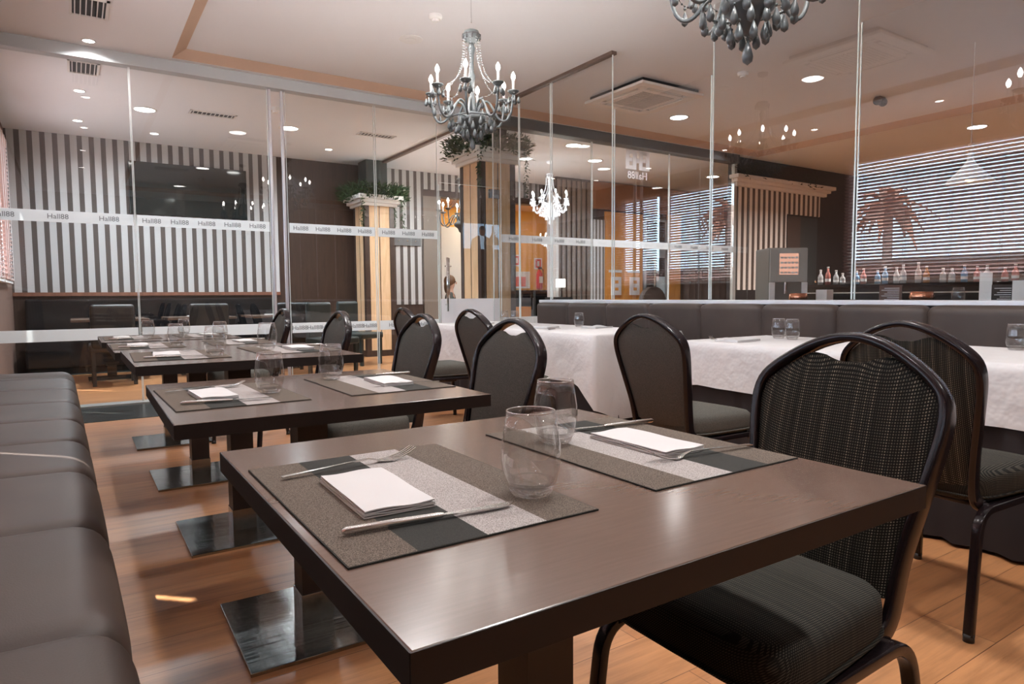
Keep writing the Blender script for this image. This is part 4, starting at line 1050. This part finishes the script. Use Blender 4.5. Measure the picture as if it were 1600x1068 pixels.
# ------------------------------------------------------------------ chandeliers
def drop_mesh(m, p, s=1.):
    m.lathe([(0, .0), (.012 * s, -.004 * s), (.0, -.0)] if False else [(0, 0), (.004 * s, -.008 * s), (.012 * s, -.030 * s), (.0155 * s, -.045 * s), (.013 * s, -.058 * s), (0, -.068 * s)], p, 8)
def bead_path(m, pts, r):
    for q in pts: m.sph(q, r, 6, 4)
def chandelier(x, y, ztop, label, body_m, drop_m, bead_m, group, s=1., zc=2.64, lampw=9., arms=8, full=True):
    r = thing('chandelier', label, 'chandelier', (x, y, zc), random.uniform(0, .6), group)
    H = ztop - zc
    MB().lathe([(0, H), (.055, H), (.05, H - .03), (.01, H - .045), (0, H - .045)], n=20).build('ceiling_rose', body_m, r, True)
    MB().cyl((0, 0, .40 * s), (0, 0, H - .04), .004, n=6).build('suspension_cord', M_chrome, r)
    MB().lathe([(0, .345 * s), (.055 * s, .335 * s), (.07 * s, .30 * s), (.045 * s, .27 * s), (.03 * s, .25 * s), (0, .25 * s)], n=20).build('crown', body_m, r, True)
    MB().lathe([(.0, .26 * s), (.012 * s, .25 * s), (.03 * s, .21 * s), (.018 * s, .17 * s), (.012 * s, .05 * s), (.03 * s, .0), (.018 * s, -.05 * s), (.014 * s, -.12 * s), (.028 * s, -.18 * s), (.018 * s, -.24 * s), (.06 * s, -.27 * s), (.105 * s, -.30 * s), (.10 * s, -.335 * s), (.05 * s, -.37 * s), (.03 * s, -.42 * s), (0, -.44 * s)], n=20).build('central_stem', body_m, r, True)
    cr = MB()
    for k in range(10):
        a = 2 * PI * k / 10; bead_path(cr, [(.068 * s * math.cos(a), .068 * s * math.sin(a), .305 * s - .014 * j) for j in range(3)], .007 * s)
    cr.tube([(.068 * s * math.cos(2*PI*q/24), .068 * s * math.sin(2*PI*q/24), .305 * s) for q in range(24)], .004 * s, 6, closed=True)
    cr.build('crown_beads', M_darkbead, r, True)
    R = .315 * s
    for k in range(arms):
        a = 2 * PI * k / arms + PI / arms; ca, sa = math.cos(a), math.sin(a)
        prof = [(.03, -.30), (.07, -.21), (.11, -.185), (.15, -.225), (.195, -.31), (.25, -.335), (.295, -.28), (.315, -.14)]
        pts = [V(q[0] * s * ca, q[0] * s * sa, q[1] * s) for q in prof]
        sm = []
        for i in range(len(pts) - 1):
            p0, p1, p2, p3 = pts[max(i - 1, 0)], pts[i], pts[i + 1], pts[min(i + 2, len(pts) - 1)]
            for t in (0, .25, .5, .75): sm.append(.5 * ((2 * p1) + (p2 - p0) * t + (2 * p0 - 5 * p1 + 4 * p2 - p3) * t * t + (3 * p1 - p0 - 3 * p2 + p3) * t ** 3))
        sm.append(pts[-1]); m = MB(); m.tube(sm, .009 * s, 7); arm = m.build('arm', body_m, r, True)
        c = (R * ca, R * sa, -.13 * s)
        MB().lathe([(0, -.01 * s), (.02 * s, -.008 * s), (.042 * s, .010 * s), (.044 * s, .016 * s), (.02 * s, .010 * s), (0, .010 * s)], c, 14).build('drip_pan', body_m, arm, True)
        MB().cyl((c[0], c[1], c[2] + .008 * s), (c[0], c[1], c[2] + .092 * s), .010 * s, n=10).build('candle_sleeve', M_candle, arm, True)
        MB().lathe([(0, .092 * s), (.008 * s, .095 * s), (.0165 * s, .115 * s), (.015 * s, .132 * s), (.007 * s, .150 * s), (0, .160 * s)], c, 12).build('bulb', M_bulb, arm, True)
        if full:
            for j, (da, rr, zz) in enumerate(((-.16, .045, 0), (.16, .045, 0), (0, .05, 0), (.33, .05, 0))):
                q = (c[0] + .04 * s * math.cos(a + da * 8), c[1] + .04 * s * math.sin(a + da * 8), c[2] - .0 * s)
                m = MB(); m.sph((q[0], q[1], q[2] - .008 * s), .005 * s, 6, 4); drop_mesh(m, (q[0], q[1], q[2] - .016 * s), s * .95); m.build('crystal_drop', drop_m, r, True)
            # swag to the next arm
            a2 = a + 2 * PI / arms; m = MB(); n = 11
            A = V(R * ca, R * sa, -.14 * s); B = V(R * math.cos(a2), R * math.sin(a2), -.14 * s)
            for i in range(n):
                t = i / (n - 1); p = A.lerp(B, t); p.z -= .09 * s * 4 * t * (1 - t); m.sph(p, .0055 * s, 6, 4)
            m.tube([A.lerp(B, i / 12) - V(0, 0, .09 * s * 4 * (i / 12) * (1 - i / 12)) for i in range(13)], .0014, 5); m.build('bead_swag', bead_m, r, True)
            mid = A.lerp(B, .5); m = MB(); m.sph((mid.x, mid.y, mid.z - .10 * s), .007 * s, 6, 4); drop_mesh(m, (mid.x, mid.y, mid.z - .108 * s), s); m.build('crystal_drop', drop_m, r, True)
        # strand from crown to the cup
        m = MB(); A = V(.06 * s * ca, .06 * s * sa, .28 * s); B = V(.21 * s * ca, .21 * s * sa, -.09 * s)
        for i in range(26):
            t = i / 25; p = A.lerp(B, t); p.z -= .05 * s * 4 * t * (1 - t); p.x -= ca * .04 * s * math.sin(PI * t); p.y -= sa * .04 * s * math.sin(PI * t); m.sph(p, .006 * s, 6, 4)
        m.build('bead_strand', bead_m, r, True)
    if full:
        hp = MB(); hp.tube([(.175 * s * math.cos(2*PI*q/32), .175 * s * math.sin(2*PI*q/32), -.315 * s) for q in range(32)], .006 * s, 6, closed=True); hp.tube([(-.175 * s, 0, -.315 * s), (.175 * s, 0, -.315 * s)], .004 * s, 6); hp.build('drop_hoop', body_m, r, True)
        for ring, (rr, zz, n) in enumerate(((.175, -.315, 14), (.11, -.335, 11), (.07, -.385, 8), (.0, -.435, 1))):
            for k in range(n):
                a = 2 * PI * (k + .5 * ring) / n; m = MB(); m.sph((rr * s * math.cos(a), rr * s * math.sin(a), zz * s - .006), .006 * s, 6, 4)
                drop_mesh(m, (rr * s * math.cos(a), rr * s * math.sin(a), (zz - .012) * s), s * (1.1 if n > 1 else 1.5)); m.build('crystal_drop', drop_m, r, True)
    return r
chandelier(2.60, 4.50, ZR, 'grey crystal chandelier before the near wooden column', M_grey, M_grey, mat('clear_bead', (.3, .31, .32), .15, spec=.8), 'grey crystal chandeliers in the near room', 1.0, 2.64, 26)
chandelier(2.53, 1.95, ZR, 'grey chandelier cut by the top edge of the photo', M_grey, M_grey, M_darkbead, 'grey crystal chandeliers in the near room', 1.1, 2.59, 26)
M_cb = mat('bright_crystal', (.85, .88, .92), .08, spec=1., emis=(.9, .95, 1), estr=.6)  # faint glow added to every crystal part, beyond the bulbs
chandelier(6.70, 9.05, ZS, 'white crystal chandelier hanging beyond the glass right of the near column', M_cb, M_cb, M_cb, 'white crystal chandeliers beyond the glass', .95, 2.68, 22)
chandelier(5.15, 9.3, ZS, 'grey chandelier beyond the glass wall left of the near column', M_grey, M_grey, M_darkbead, 'dim grey chandeliers beyond the glass', 1.1, 2.45, 14, full=False)
chandelier(8.35, 11.3, 2.9, 'small white crystal chandelier deep in the lobby', M_cb, M_cb, M_cb, 'white crystal chandeliers beyond the glass', .62, 2.25, 14, full=True)

# ------------------------------------------------------------------ ceiling fittings
def downlight(x, y, z, r_, w, label, group, lc=(1, .96, .94)):
    r = thing('downlight', label, 'ceiling light', (x, y, z), 0, group)
    MB().lathe([(r_ * 1.18, 0), (r_ * 1.2, -.004), (r_ * 1.0, -.008), (r_ * .98, -.001)], n=28).build('trim_ring', M_white, r, True)
    MB().lathe([(0, -.004), (r_ * .98, -.004), (r_ * .98, -.001), (0, -.001)], n=28).build('lens', M_lens, r)
    lamp('downlight_lamp', 'AREA', (0, 0, -.012), w, lc, r_ * 1.7, parent=r, spread=math.radians(150))
GS = 'small round downlights over the left bench'; GB = 'large round downlights'
for y, lb in ((6.93, 'small downlight in the soffit at the upper left photo corner'), (5.44, 'small soffit downlight over the far end of the left bench'), (3.88, 'small soffit downlight over the middle of the left bench'), (2.3, 'small soffit downlight over the near end of the left bench'), (.75, 'small soffit downlight beside the camera')):
    downlight(.20, y, ZS, .045, 7, lb, GS)
for x, y, lb in ((.14, 8.62, 'small downlight just beyond the glass at the far left'), (.13, 10.05, 'small downlight before the left part of the striped wall'), (3.30, 10.04, 'small downlight above the dark brown wall'), (1.0, 10.3, 'small downlight above the television')):
    downlight(x, y, ZS, .05, 10, lb, 'small round downlights beyond the glass', (.82, .91, 1))
for x, y, z, w, lb in ((.79, 9.07, ZS, 62, 'large round ceiling light beyond the glass at the left'), (2.46, 9.07, ZS, 62, 'large round ceiling light beyond the second glass panel'), (6.29, 7.9, ZS, 48, 'large round ceiling light just behind the mirrored logo'), (7.3, 8.6, ZS, 40, 'large round ceiling light beyond the logo, farther back'), (5.4, 9.6, ZS, 48, 'large round ceiling light beyond the near column'), (10.2, 8.6, ZS, 14, 'large round ceiling light beyond the last glass panel'),
                  (6.65, 6.17, ZR, 24, 'large round ceiling light right of the ceiling cassette'), (2.0, 4.32, ZR, 30, 'large round ceiling light before the near chandelier'), (2.0, 1.3, ZR, 30, 'large round ceiling light above the white tables'), (1.9, -1.0, ZR, 26, 'large round ceiling light behind the camera'), (10.25, 4.2, ZS, 170, 'large round ceiling light just above the blinds at the right')):
    downlight(x, y, z, .11, w, lb, GB, (.82, .91, 1) if y > YG else (1, .98, .98))
def cassette(x, y, rz, label):
    r = thing('ceiling_cassette', label, 'air conditioner', (x, y, ZR), rz, 'ceiling cassette air conditioners'); h = .475
    MB().box(-.43, .43, -.43, .43, -.05, 0).build('recess_body', M_blackmat, r)
    m = MB()
    for a, b, c, d in ((-h, h, -h, -.37), (-h, h, .37, h), (-h, -.37, -.37, .37), (.37, h, -.37, .37)): m.box(a, b, c, d, -.075, -.045, .006)
    for a, b, c, d in ((-.31, .31, -.31, .31),): m.box(a, b, c, d, -.075, -.045, .01)
    for a, b in ((-.37, -.31), (.31, .37)):
        m.box(a, b, -.37, -.28, -.075, -.045); m.box(a, b, .28, .37, -.075, -.045)
        m.box(-.28, -.3, a, b, -.075, -.045); 
    m.build('panel', M_cream, r)
    for k in range(4):
        R = Matrix.Rotation(k * PI / 2, 3, 'Z'); MB().box(-.25, .25, .325, .355, -.07, -.062, rot=R).build('louvre', M_white, r)
    g = MB()
    for k in range(14): g.box(-.24, .24, -.24 + k * .037, -.225 + k * .037, -.079, -.075)
    g.build('intake_grille', mat('grey_grille', (.5, .47, .44), .5), r)
cassette(5.54, 5.68, 0, 'ceiling air conditioner seen through the glass beside the track')
cassette(2.37, 3.63, 0, 'ceiling air conditioner above the dark tables, overhead')
def vent(x, y, rz, label, w=.13, l=.2, n=6):
    r = thing('air_vent', label, 'vent', (x, y, ZS), rz, 'ceiling air vents')
    m = MB(); t = .02
    for a, b, c, d in ((-w, w, -l, -l + t), (-w, w, l - t, l), (-w, -w + t, -l, l), (w - t, w, -l, l)): m.box(a, b, c, d, -.012, 0)
    m.build('vent_frame', M_white, r); MB().box(-w + t, w - t, -l + t, l - t, -.002, 0).build('duct_opening', M_blackmat, r)
    s = MB()
    for k in range(n): x_ = -w + t + (k + .5) * 2 * (w - t) / n; s.box(x_ - .004, x_ + .004, -l + t, l - t, -.011, -.001)
    s.build('vent_slats', M_white, r)
vent(.19, 6.15, 0, 'white air vent at the top left of the photo'); vent(.17, 7.75, 0, 'white air vent just beyond the glass header')
vent(1.50, 8.86, 0, 'slim air vent beyond the glass right of the big round light', .26, .09, 10); vent(3.577, 8.83, 0, 'slim air vent beyond the glass before the far column', .26, .09, 10)
def disc(x, y, z, r_, h, name, label, cat):
    r = thing(name, label, cat, (x, y, z))
    MB().lathe([(0, 0), (r_, 0), (r_, -h * .4), (r_ * .8, -h * .7), (0, -h * .7)], n=28).build('housing', M_white, r, True, angle=.6)
    MB().lathe([(r_ * .5, -h * .7), (r_ * .5, -h), (0, -h)], n=24).build('sensor_cap', M_white, r, True, angle=.6)
disc(2.568, 5.03, ZR, .055, .05, 'smoke_detector', 'small round smoke detector on the ceiling left of the chandelier cord', 'smoke detector')
disc(2.612, 5.60, ZR, .105, .012, 'ceiling_speaker', 'flat white round ceiling speaker left of the chandelier', 'speaker')
disc(2.068, 8.19, ZS, .06, .06, 'smoke_detector', 'smoke detector beyond the second glass panel', 'smoke detector')
disc(5.9, 4.6, ZR, .055, .05, 'smoke_detector', 'smoke detector behind the right glass screens', 'smoke detector')

# ------------------------------------------------------------------ service area behind the right bench
def kiosk():
    struct(MB().box(9.03, XR, YG, YG + .15, 0, ZS + .02).build('wall_kiosk', M_blackmat))
    p = thing('wall_panelling', 'cream striped wall panel under a white cornice at the right', 'wall panelling', (9.05, YG, 0))
    MB().box(.04, 1.33, -.02, -.001, 1.05, 2.72).box(1.33, 2.3, -.02, -.001, 2.36, 2.72).build('striped_panel', stripes_mat('cream_stripes', 0, .139, .5, (.85, .77, .68), (.08, .055, .042)), p)
    c = MB()
    for k, (o, a, b) in enumerate(((.05, 2.72, 2.78), (.1, 2.78, 2.83), (.16, 2.83, 2.89))): c.box(-.02 - o, 2.38 + o, -o - .02, -.001, a, b, .006)
    c.build('cornice', M_cream, p)
    d = thing('door_3', 'dark service door under the striped panel', None, (10.83, YG, 0)); d['kind'] = 'structure'
    MB().box(-.44, .44, -.03, -.002, 0, 2.33).build('door_leaf', mat('dark_green_door', (.03, .04, .04), .4), d)
    MB().box(-.46, -.08, -.04, -.031, 0, 2.33).build('door_side_panel', mat('brown_door_panel', (.07, .05, .04), .4), d); MB().sph((.36, -.06, 1.2), .03).build('door_knob', M_chrome, d)
    g = garland(500, .6, .2, 9).build('garland', mat('dark_garland_leaf', (.012, .02, .012), .6), None, loc=(9.9, YG - .75, 2.95), recalc=False); 
    g.scale = (1.3, .2, 1); g.location = (10.0, YG - .17, 2.89); tag(g, 'dark garland lying on the white cornice at the right', 'garland')
kiosk()
def coffee_machine():
    x, y = 6.38, 4.43; rz = -.6
    st = MB().box(-.5, .5, -.3, .3, 0, .80, .005).build('service_cabinet', M_blackmat, None, loc=(x, y, 0)); st.rotation_euler = (0, 0, rz); tag(st, 'black cabinet under the coffee machine behind the glass', 'cabinet')
    r = thing('coffee_machine', 'grey and white coffee vending machine behind the right glass screens', 'coffee machine', (x, y, .80), rz); r.scale = (.85, .85, 1)
    gm = mat('grey_casing', (.16, .165, .15), .4)
    MB().box(-.25, .22, -.24, .24, 0, .66, .01).build('casing', gm, r)
    MB().box(-.245, .215, -.262, -.238, .30, .655, .01).build('front_panel', mat('pale_casing', (.42, .43, .4), .35), r)
    MB().box(-.13, .1, -.266, -.262, .38, .60).build('product_display', mat('lit_display', (.3, .12, .07), .4, emis=(1, .55, .4), estr=.7), r)
    b = MB()
    for i in range(5):
        for j in range(4): b.box(-.12 + i * .044, -.085 + i * .044, -.270, -.266, .39 + j * .052, .41 + j * .052)
    b.build('buttons', M_white, r)
    MB().box(-.245, .215, -.262, -.238, 0, .05).box(-.245, -.18, -.262, -.238, .05, .30).box(.15, .215, -.262, -.238, .05, .30).build('lower_frame', M_white, r)
    MB().cyl((-.05, -.255, .18), (-.05, -.255, .30), .02).build('spout', M_chrome, r)
    c = MB().box(-.14, -.02, -.12, .0, 0, .22, .004).build('paper_carton', M_white, None, loc=(6.1, 3.95, .80)); 
    return c
_c = coffee_machine(); tag(_c, 'white carton standing before the coffee machine', 'carton'); _c.location = (6.55, 4.05, .8)
def bar():
    r = thing('bar_counter', 'long black bar counter behind the right glass screens', 'counter', (8.9, 3.4, 0))
    MB().box(-.3, .3, -3.4, 2.3, 0, 1.06).build('bar_front', M_black, r); MB().box(-.36, .34, -3.45, 2.35, 1.06, 1.10, .004).build('counter_top', M_black, r)
    MB().box(-.37, -.355, -3.45, 2.35, .98, .995).build('edge_strip', mat('pale_strip', (.5, .5, .45), .4), r)
    sh = thing('bottle_shelf', 'dark bottle shelf on the wall behind the bar', 'shelf', (12.3, 4.2, 1.05)); MB().box(-.15, .29, -2.6, 2.4, 0, .03).box(-.15, .29, -2.6, 2.4, .55, .58).build('boards', M_brown, sh); MB().box(.27, .295, -2.6, 2.4, -.1, 1.2).build('back_board', M_brown, sh)
    rnd = random.Random(12); cols = [mat('bottle_rose', (.55, .2, .16), .15), mat('bottle_clear', (.6, .58, .55), .12), mat('bottle_amber', (.5, .2, .05), .15), mat('bottle_green', (.06, .16, .07), .15), mat('bottle_blue', (.2, .4, .6), .2)]
    capm = M_cream; meshes = []
    for k, cm in enumerate(cols):
        m = MB(); rr = .036; m.lathe([(0, 0), (rr, .004), (rr, .17), (rr * .8, .2), (.014, .235), (.014, .29), (0, .29)], n=14); a = m.build('b', cm, None, True)
        m = MB(); m.lathe([(0, .29), (.016, .288), (.016, .315), (0, .315)], n=10); b = m.build('c', capm, None, True)
        m = MB(); m.lathe([(rr + .001, .06), (rr + .001, .11)], n=14); c = m.build('l', M_cream, None, True); meshes.append((a.data, b.data, c.data))
        for q in (a, b, c): bpy.data.objects.remove(q)
    cn = ['rose red', 'clear', 'amber', 'dark green', 'pale blue']
    ordn = ['first', 'second', 'third', 'fourth', 'fifth', 'sixth', 'seventh', 'eighth', 'ninth', 'tenth', 'eleventh', 'twelfth', 'thirteenth', 'fourteenth', 'fifteenth', 'sixteenth', 'seventeenth']
    for k in range(34):
        ci = rnd.choice((0, 0, 1, 1, 1, 2, 3, 4)); y = 1.2 + k * .135; kk = k if k < 17 else 33 - k; end = 'right' if k < 17 else 'left'
        b = thing('bottle', '%s bottle on the black bar, %s in the row counted from its %s end' % (cn[ci], ordn[kk], end), 'bottle', (8.98 + rnd.uniform(-.05, .12), y, 1.10), rnd.uniform(0, 6), '%s bottles in the row on the bar' % cn[ci]); b.scale = (1, 1, rnd.uniform(.5, .85))
        for nm, me in zip(('bottle_body', 'cap', 'bottle_label'), meshes[ci]):
            o = bpy.data.objects.new(nm, me); COL.objects.link(o); o.parent = b
bar()
def at(px_deg, dist): return (dist * math.sin(math.radians(px_deg)), dist * math.cos(math.radians(px_deg)))
def shelf_items():
    s = thing('high_table', 'long dark high table right behind the pale ledge', 'table', (5.0, 2.6, 0))
    MB().box(-.25, .25, -1.9, 2.1, .86, .90, .003).build('tabletop', M_black, s)
    for y in (-1.7, 0, 1.9): MB().box(-.04, .04, y - .04, y + .04, 0, .86).build('leg', M_blackmat, s)
    for (y, lb, sc) in ((1.63, 'copper bowl on the high table at the far right', 1.15), (2.33, 'copper bowl on the high table behind the middle of the right bench', 1.), (3.28, 'copper bowl on the high table left of the coffee machine', .95)):
        r = thing('copper_bowl', lb, 'bowl', (4.95, y, .90), 0, 'copper bowls on the high table'); r.scale = (sc,) * 3
        MB().lathe([(0, .004), (.03, .0), (.065, .02), (.078, .05), (.07, .085), (.066, .085), (.073, .05), (.06, .024), (0, .01)], n=28).build('bowl_body', M_copper, r, True); MB().tube([(.068 * math.cos(a), .068 * math.sin(a), .086) for a in [k * PI / 12 for k in range(24)]], .003, 6, closed=True).build('rim', M_copper, r, True)
    for (y, lb, w, h, dy) in ((1.74, 'white menu card standing on the high table', .085, .155, 0), (1.98, 'slim white card standing left of the dark menu', .035, .21, 0)):
        r = thing('menu_card', lb, 'menu', (5.05, y, .90), .25); MB().box(-.003, .003, -w, w, 0, h).box(-.02, .02, -w, w, 0, .006).build('card', M_white, r)
    r = thing('menu_folder', 'dark menu folder with pale lines beside the white menu card', 'menu', (5.06, 1.885, .90), .25); MB().box(-.006, .006, -.06, .06, 0, .13).build('cover', M_blackmat, r)
    m = MB()
    for k in range(7): m.box(-.0075, -.006, -.045, .045 - (k % 3) * .015, .02 + k * .014, .024 + k * .014)
    m.build('printed_lines', M_letter_w, r)
    r = thing('menu_folder', 'brown printed menu rack right of the coffee machine', 'menu', (5.1, 2.62, .90), .2); MB().box(-.01, .01, -.075, .075, 0, .14).build('cover', mat('brown_menu', (.12, .06, .045), .5), r)
    m = MB()
    for k in range(8): m.box(-.0115, -.010, -.06, .06 - (k % 3) * .02, .015 + k * .014, .020 + k * .014)
    m.build('printed_lines', M_letter_w, r)
    tumbler(5.0, 2.12, .90, 'tumbler on the high table between copper bowl and menu', None)
shelf_items()
def pendant():
    x, y = at(33.22 + 34.2, 7.6)
    r = thing('pendant_lamp', 'white conical pendant lamp hanging before the blinds', 'lamp', (x, y, 2.0))
    MB().cyl((0, 0, .28), (0, 0, ZR - 2.0), .004, n=6).build('cord', M_white, r)
    MB().lathe([(.018, .30), (.025, .24), (.03, .2), (.07, .14), (.2, .0), (.195, .0), (.06, .14), (.0, .17)], n=32).build('lamp_shade', M_white, r, True); MB().sph((0, 0, .05), .045).build('bulb', mat('pendant_bulb', (1, .8, .5), .4, emis=(1, .75, .4), estr=5), r, True)
    MB().cyl((0, 0, .28), (0, 0, .36), .022).build('wooden_cap', M_lightwood, r, True)
pendant()
def wall_screen():
    r = thing('television', 'lit television hung high over the bar, showing a man in a suit', 'television', (8.0, .83, 2.05), .0)
    # faces +Y
    MB().box(-.55, .55, -.04, 0, 0, .62).build('bezel', M_black, r); MB().box(-.53, .53, 0, .004, .02, .6).build('screen', mat('screen_blue', (.1, .2, .35), .2, emis=(.45, .72, 1.0), estr=5.), r)
    E_ = lambda n, c, s: mat(n, c, .5, emis=c, estr=s)
    MB().prism([(-.32, .02), (.3, .02), (.24, .24), (.1, .33), (-.12, .33), (-.27, .24)], 'y', .0045, .006).build('suit_image', E_('screen_suit', (.02, .035, .08), 1.), r)
    MB().prism([(-.03, .02), (.06, .02), (.08, .33), (-.07, .33)], 'y', .0065, .008).build('shirt_image', E_('screen_shirt', (.55, .75, .95), 4.), r)
    MB().prism([(.085 * math.cos(a) + .01, .43 + .115 * math.sin(a)) for a in [k * PI / 10 for k in range(20)]], 'y', .0065, .008).build('face_image', E_('screen_face', (.35, .17, .11), 1.5), r)
    MB().prism([(.09 * math.cos(a) + .01, .47 + .09 * math.sin(a)) for a in [k * PI / 12 for k in range(13)]], 'y', .0085, .0095).build('hair_image', E_('screen_hair', (.02, .012, .01), 1.), r)
    MB().cyl((0, -.02, .6), (0, -.02, ZR - 2.05), .02).build('ceiling_mount', M_blackmat, r)
wall_screen()
def light_strip_marks():
    r = thing('security_light', 'black twin security light on the ceiling before the blinds', 'lamp', (8.0, 4.3, ZR)); 
    MB().sph((-.06, 0, -.05), .05).sph((.06, 0, -.05), .05).box(-.06, .06, -.03, .03, -.04, 0).build('housing', M_black, r, True)
light_strip_marks()

# ------------------------------------------------------------------ street outside the left windows
def outside():
    st = MB().box(-14, XW - .2, -12, 24, -.12, -.02).build('trim_8', mat('street_paving', (.25, .2, .18), .8)); struct(st, 'street paving outside the left windows')
    b = thing('building', 'low terracotta building across the street outside the windows', 'building', (-11, 6, -.02))
    MB().box(-1.5, 1.5, -14, 16, 0, 1.75).build('facade', mat('terracotta_render', (.8, .48, .4), .8), b)
    MB().box(-1.6, 1.65, -14.1, 16.1, 1.75, 1.88).build('roof_parapet', mat('pale_parapet', (.5, .4, .35), .8), b)
    for k in range(7): MB().box(1.5, 1.53, -12 + k * 4, -10.6 + k * 4, .6, 1.4).build('window', M_blackmat, b)
    rnd = random.Random(8); ml = translucent(mat('russet_leaf', (.62, .34, .25), .6), .55)
    for k, (x, y, h, R) in enumerate(((-8.6, 9.0, 3.3, 1.2), (-8.7, 14.0, 3.6, 1.2))):
        t = thing('palm_tree', ['russet palm tree outside the middle window', 'russet palm tree outside the windows beyond the glass wall'][k], 'tree', (x, y, -.02))
        MB().cyl((0, 0, 0), (0, 0, h), .14, .1, 10).build('trunk', mat('palm_trunk', (.75, .52, .42), .9), t, True)
        m = MB()
        for j in range(26):
            a = rnd.uniform(0, 2 * PI); e = rnd.uniform(-.3, 1.2); L = R * rnd.uniform(.8, 1.15); pv = None
            for q in range(7):
                t_ = q / 6; r2 = L * t_ * math.cos(e * (1 - .3 * t_)); z = h + L * t_ * math.sin(e) - .7 * L * t_ * t_; p = V(r2 * math.cos(a), r2 * math.sin(a), z); w = .16 * math.sin(PI * min(1, t_ + .12)) + .02
                sd = V(-math.sin(a), math.cos(a), 0) * w
                c = (m.bm.verts.new(p - sd), m.bm.verts.new(p + sd))
                if pv: m.bm.faces.new((pv[0], pv[1], c[1], c[0]))
                pv = c
        m.build('fronds', ml, t, recalc=False)
outside()
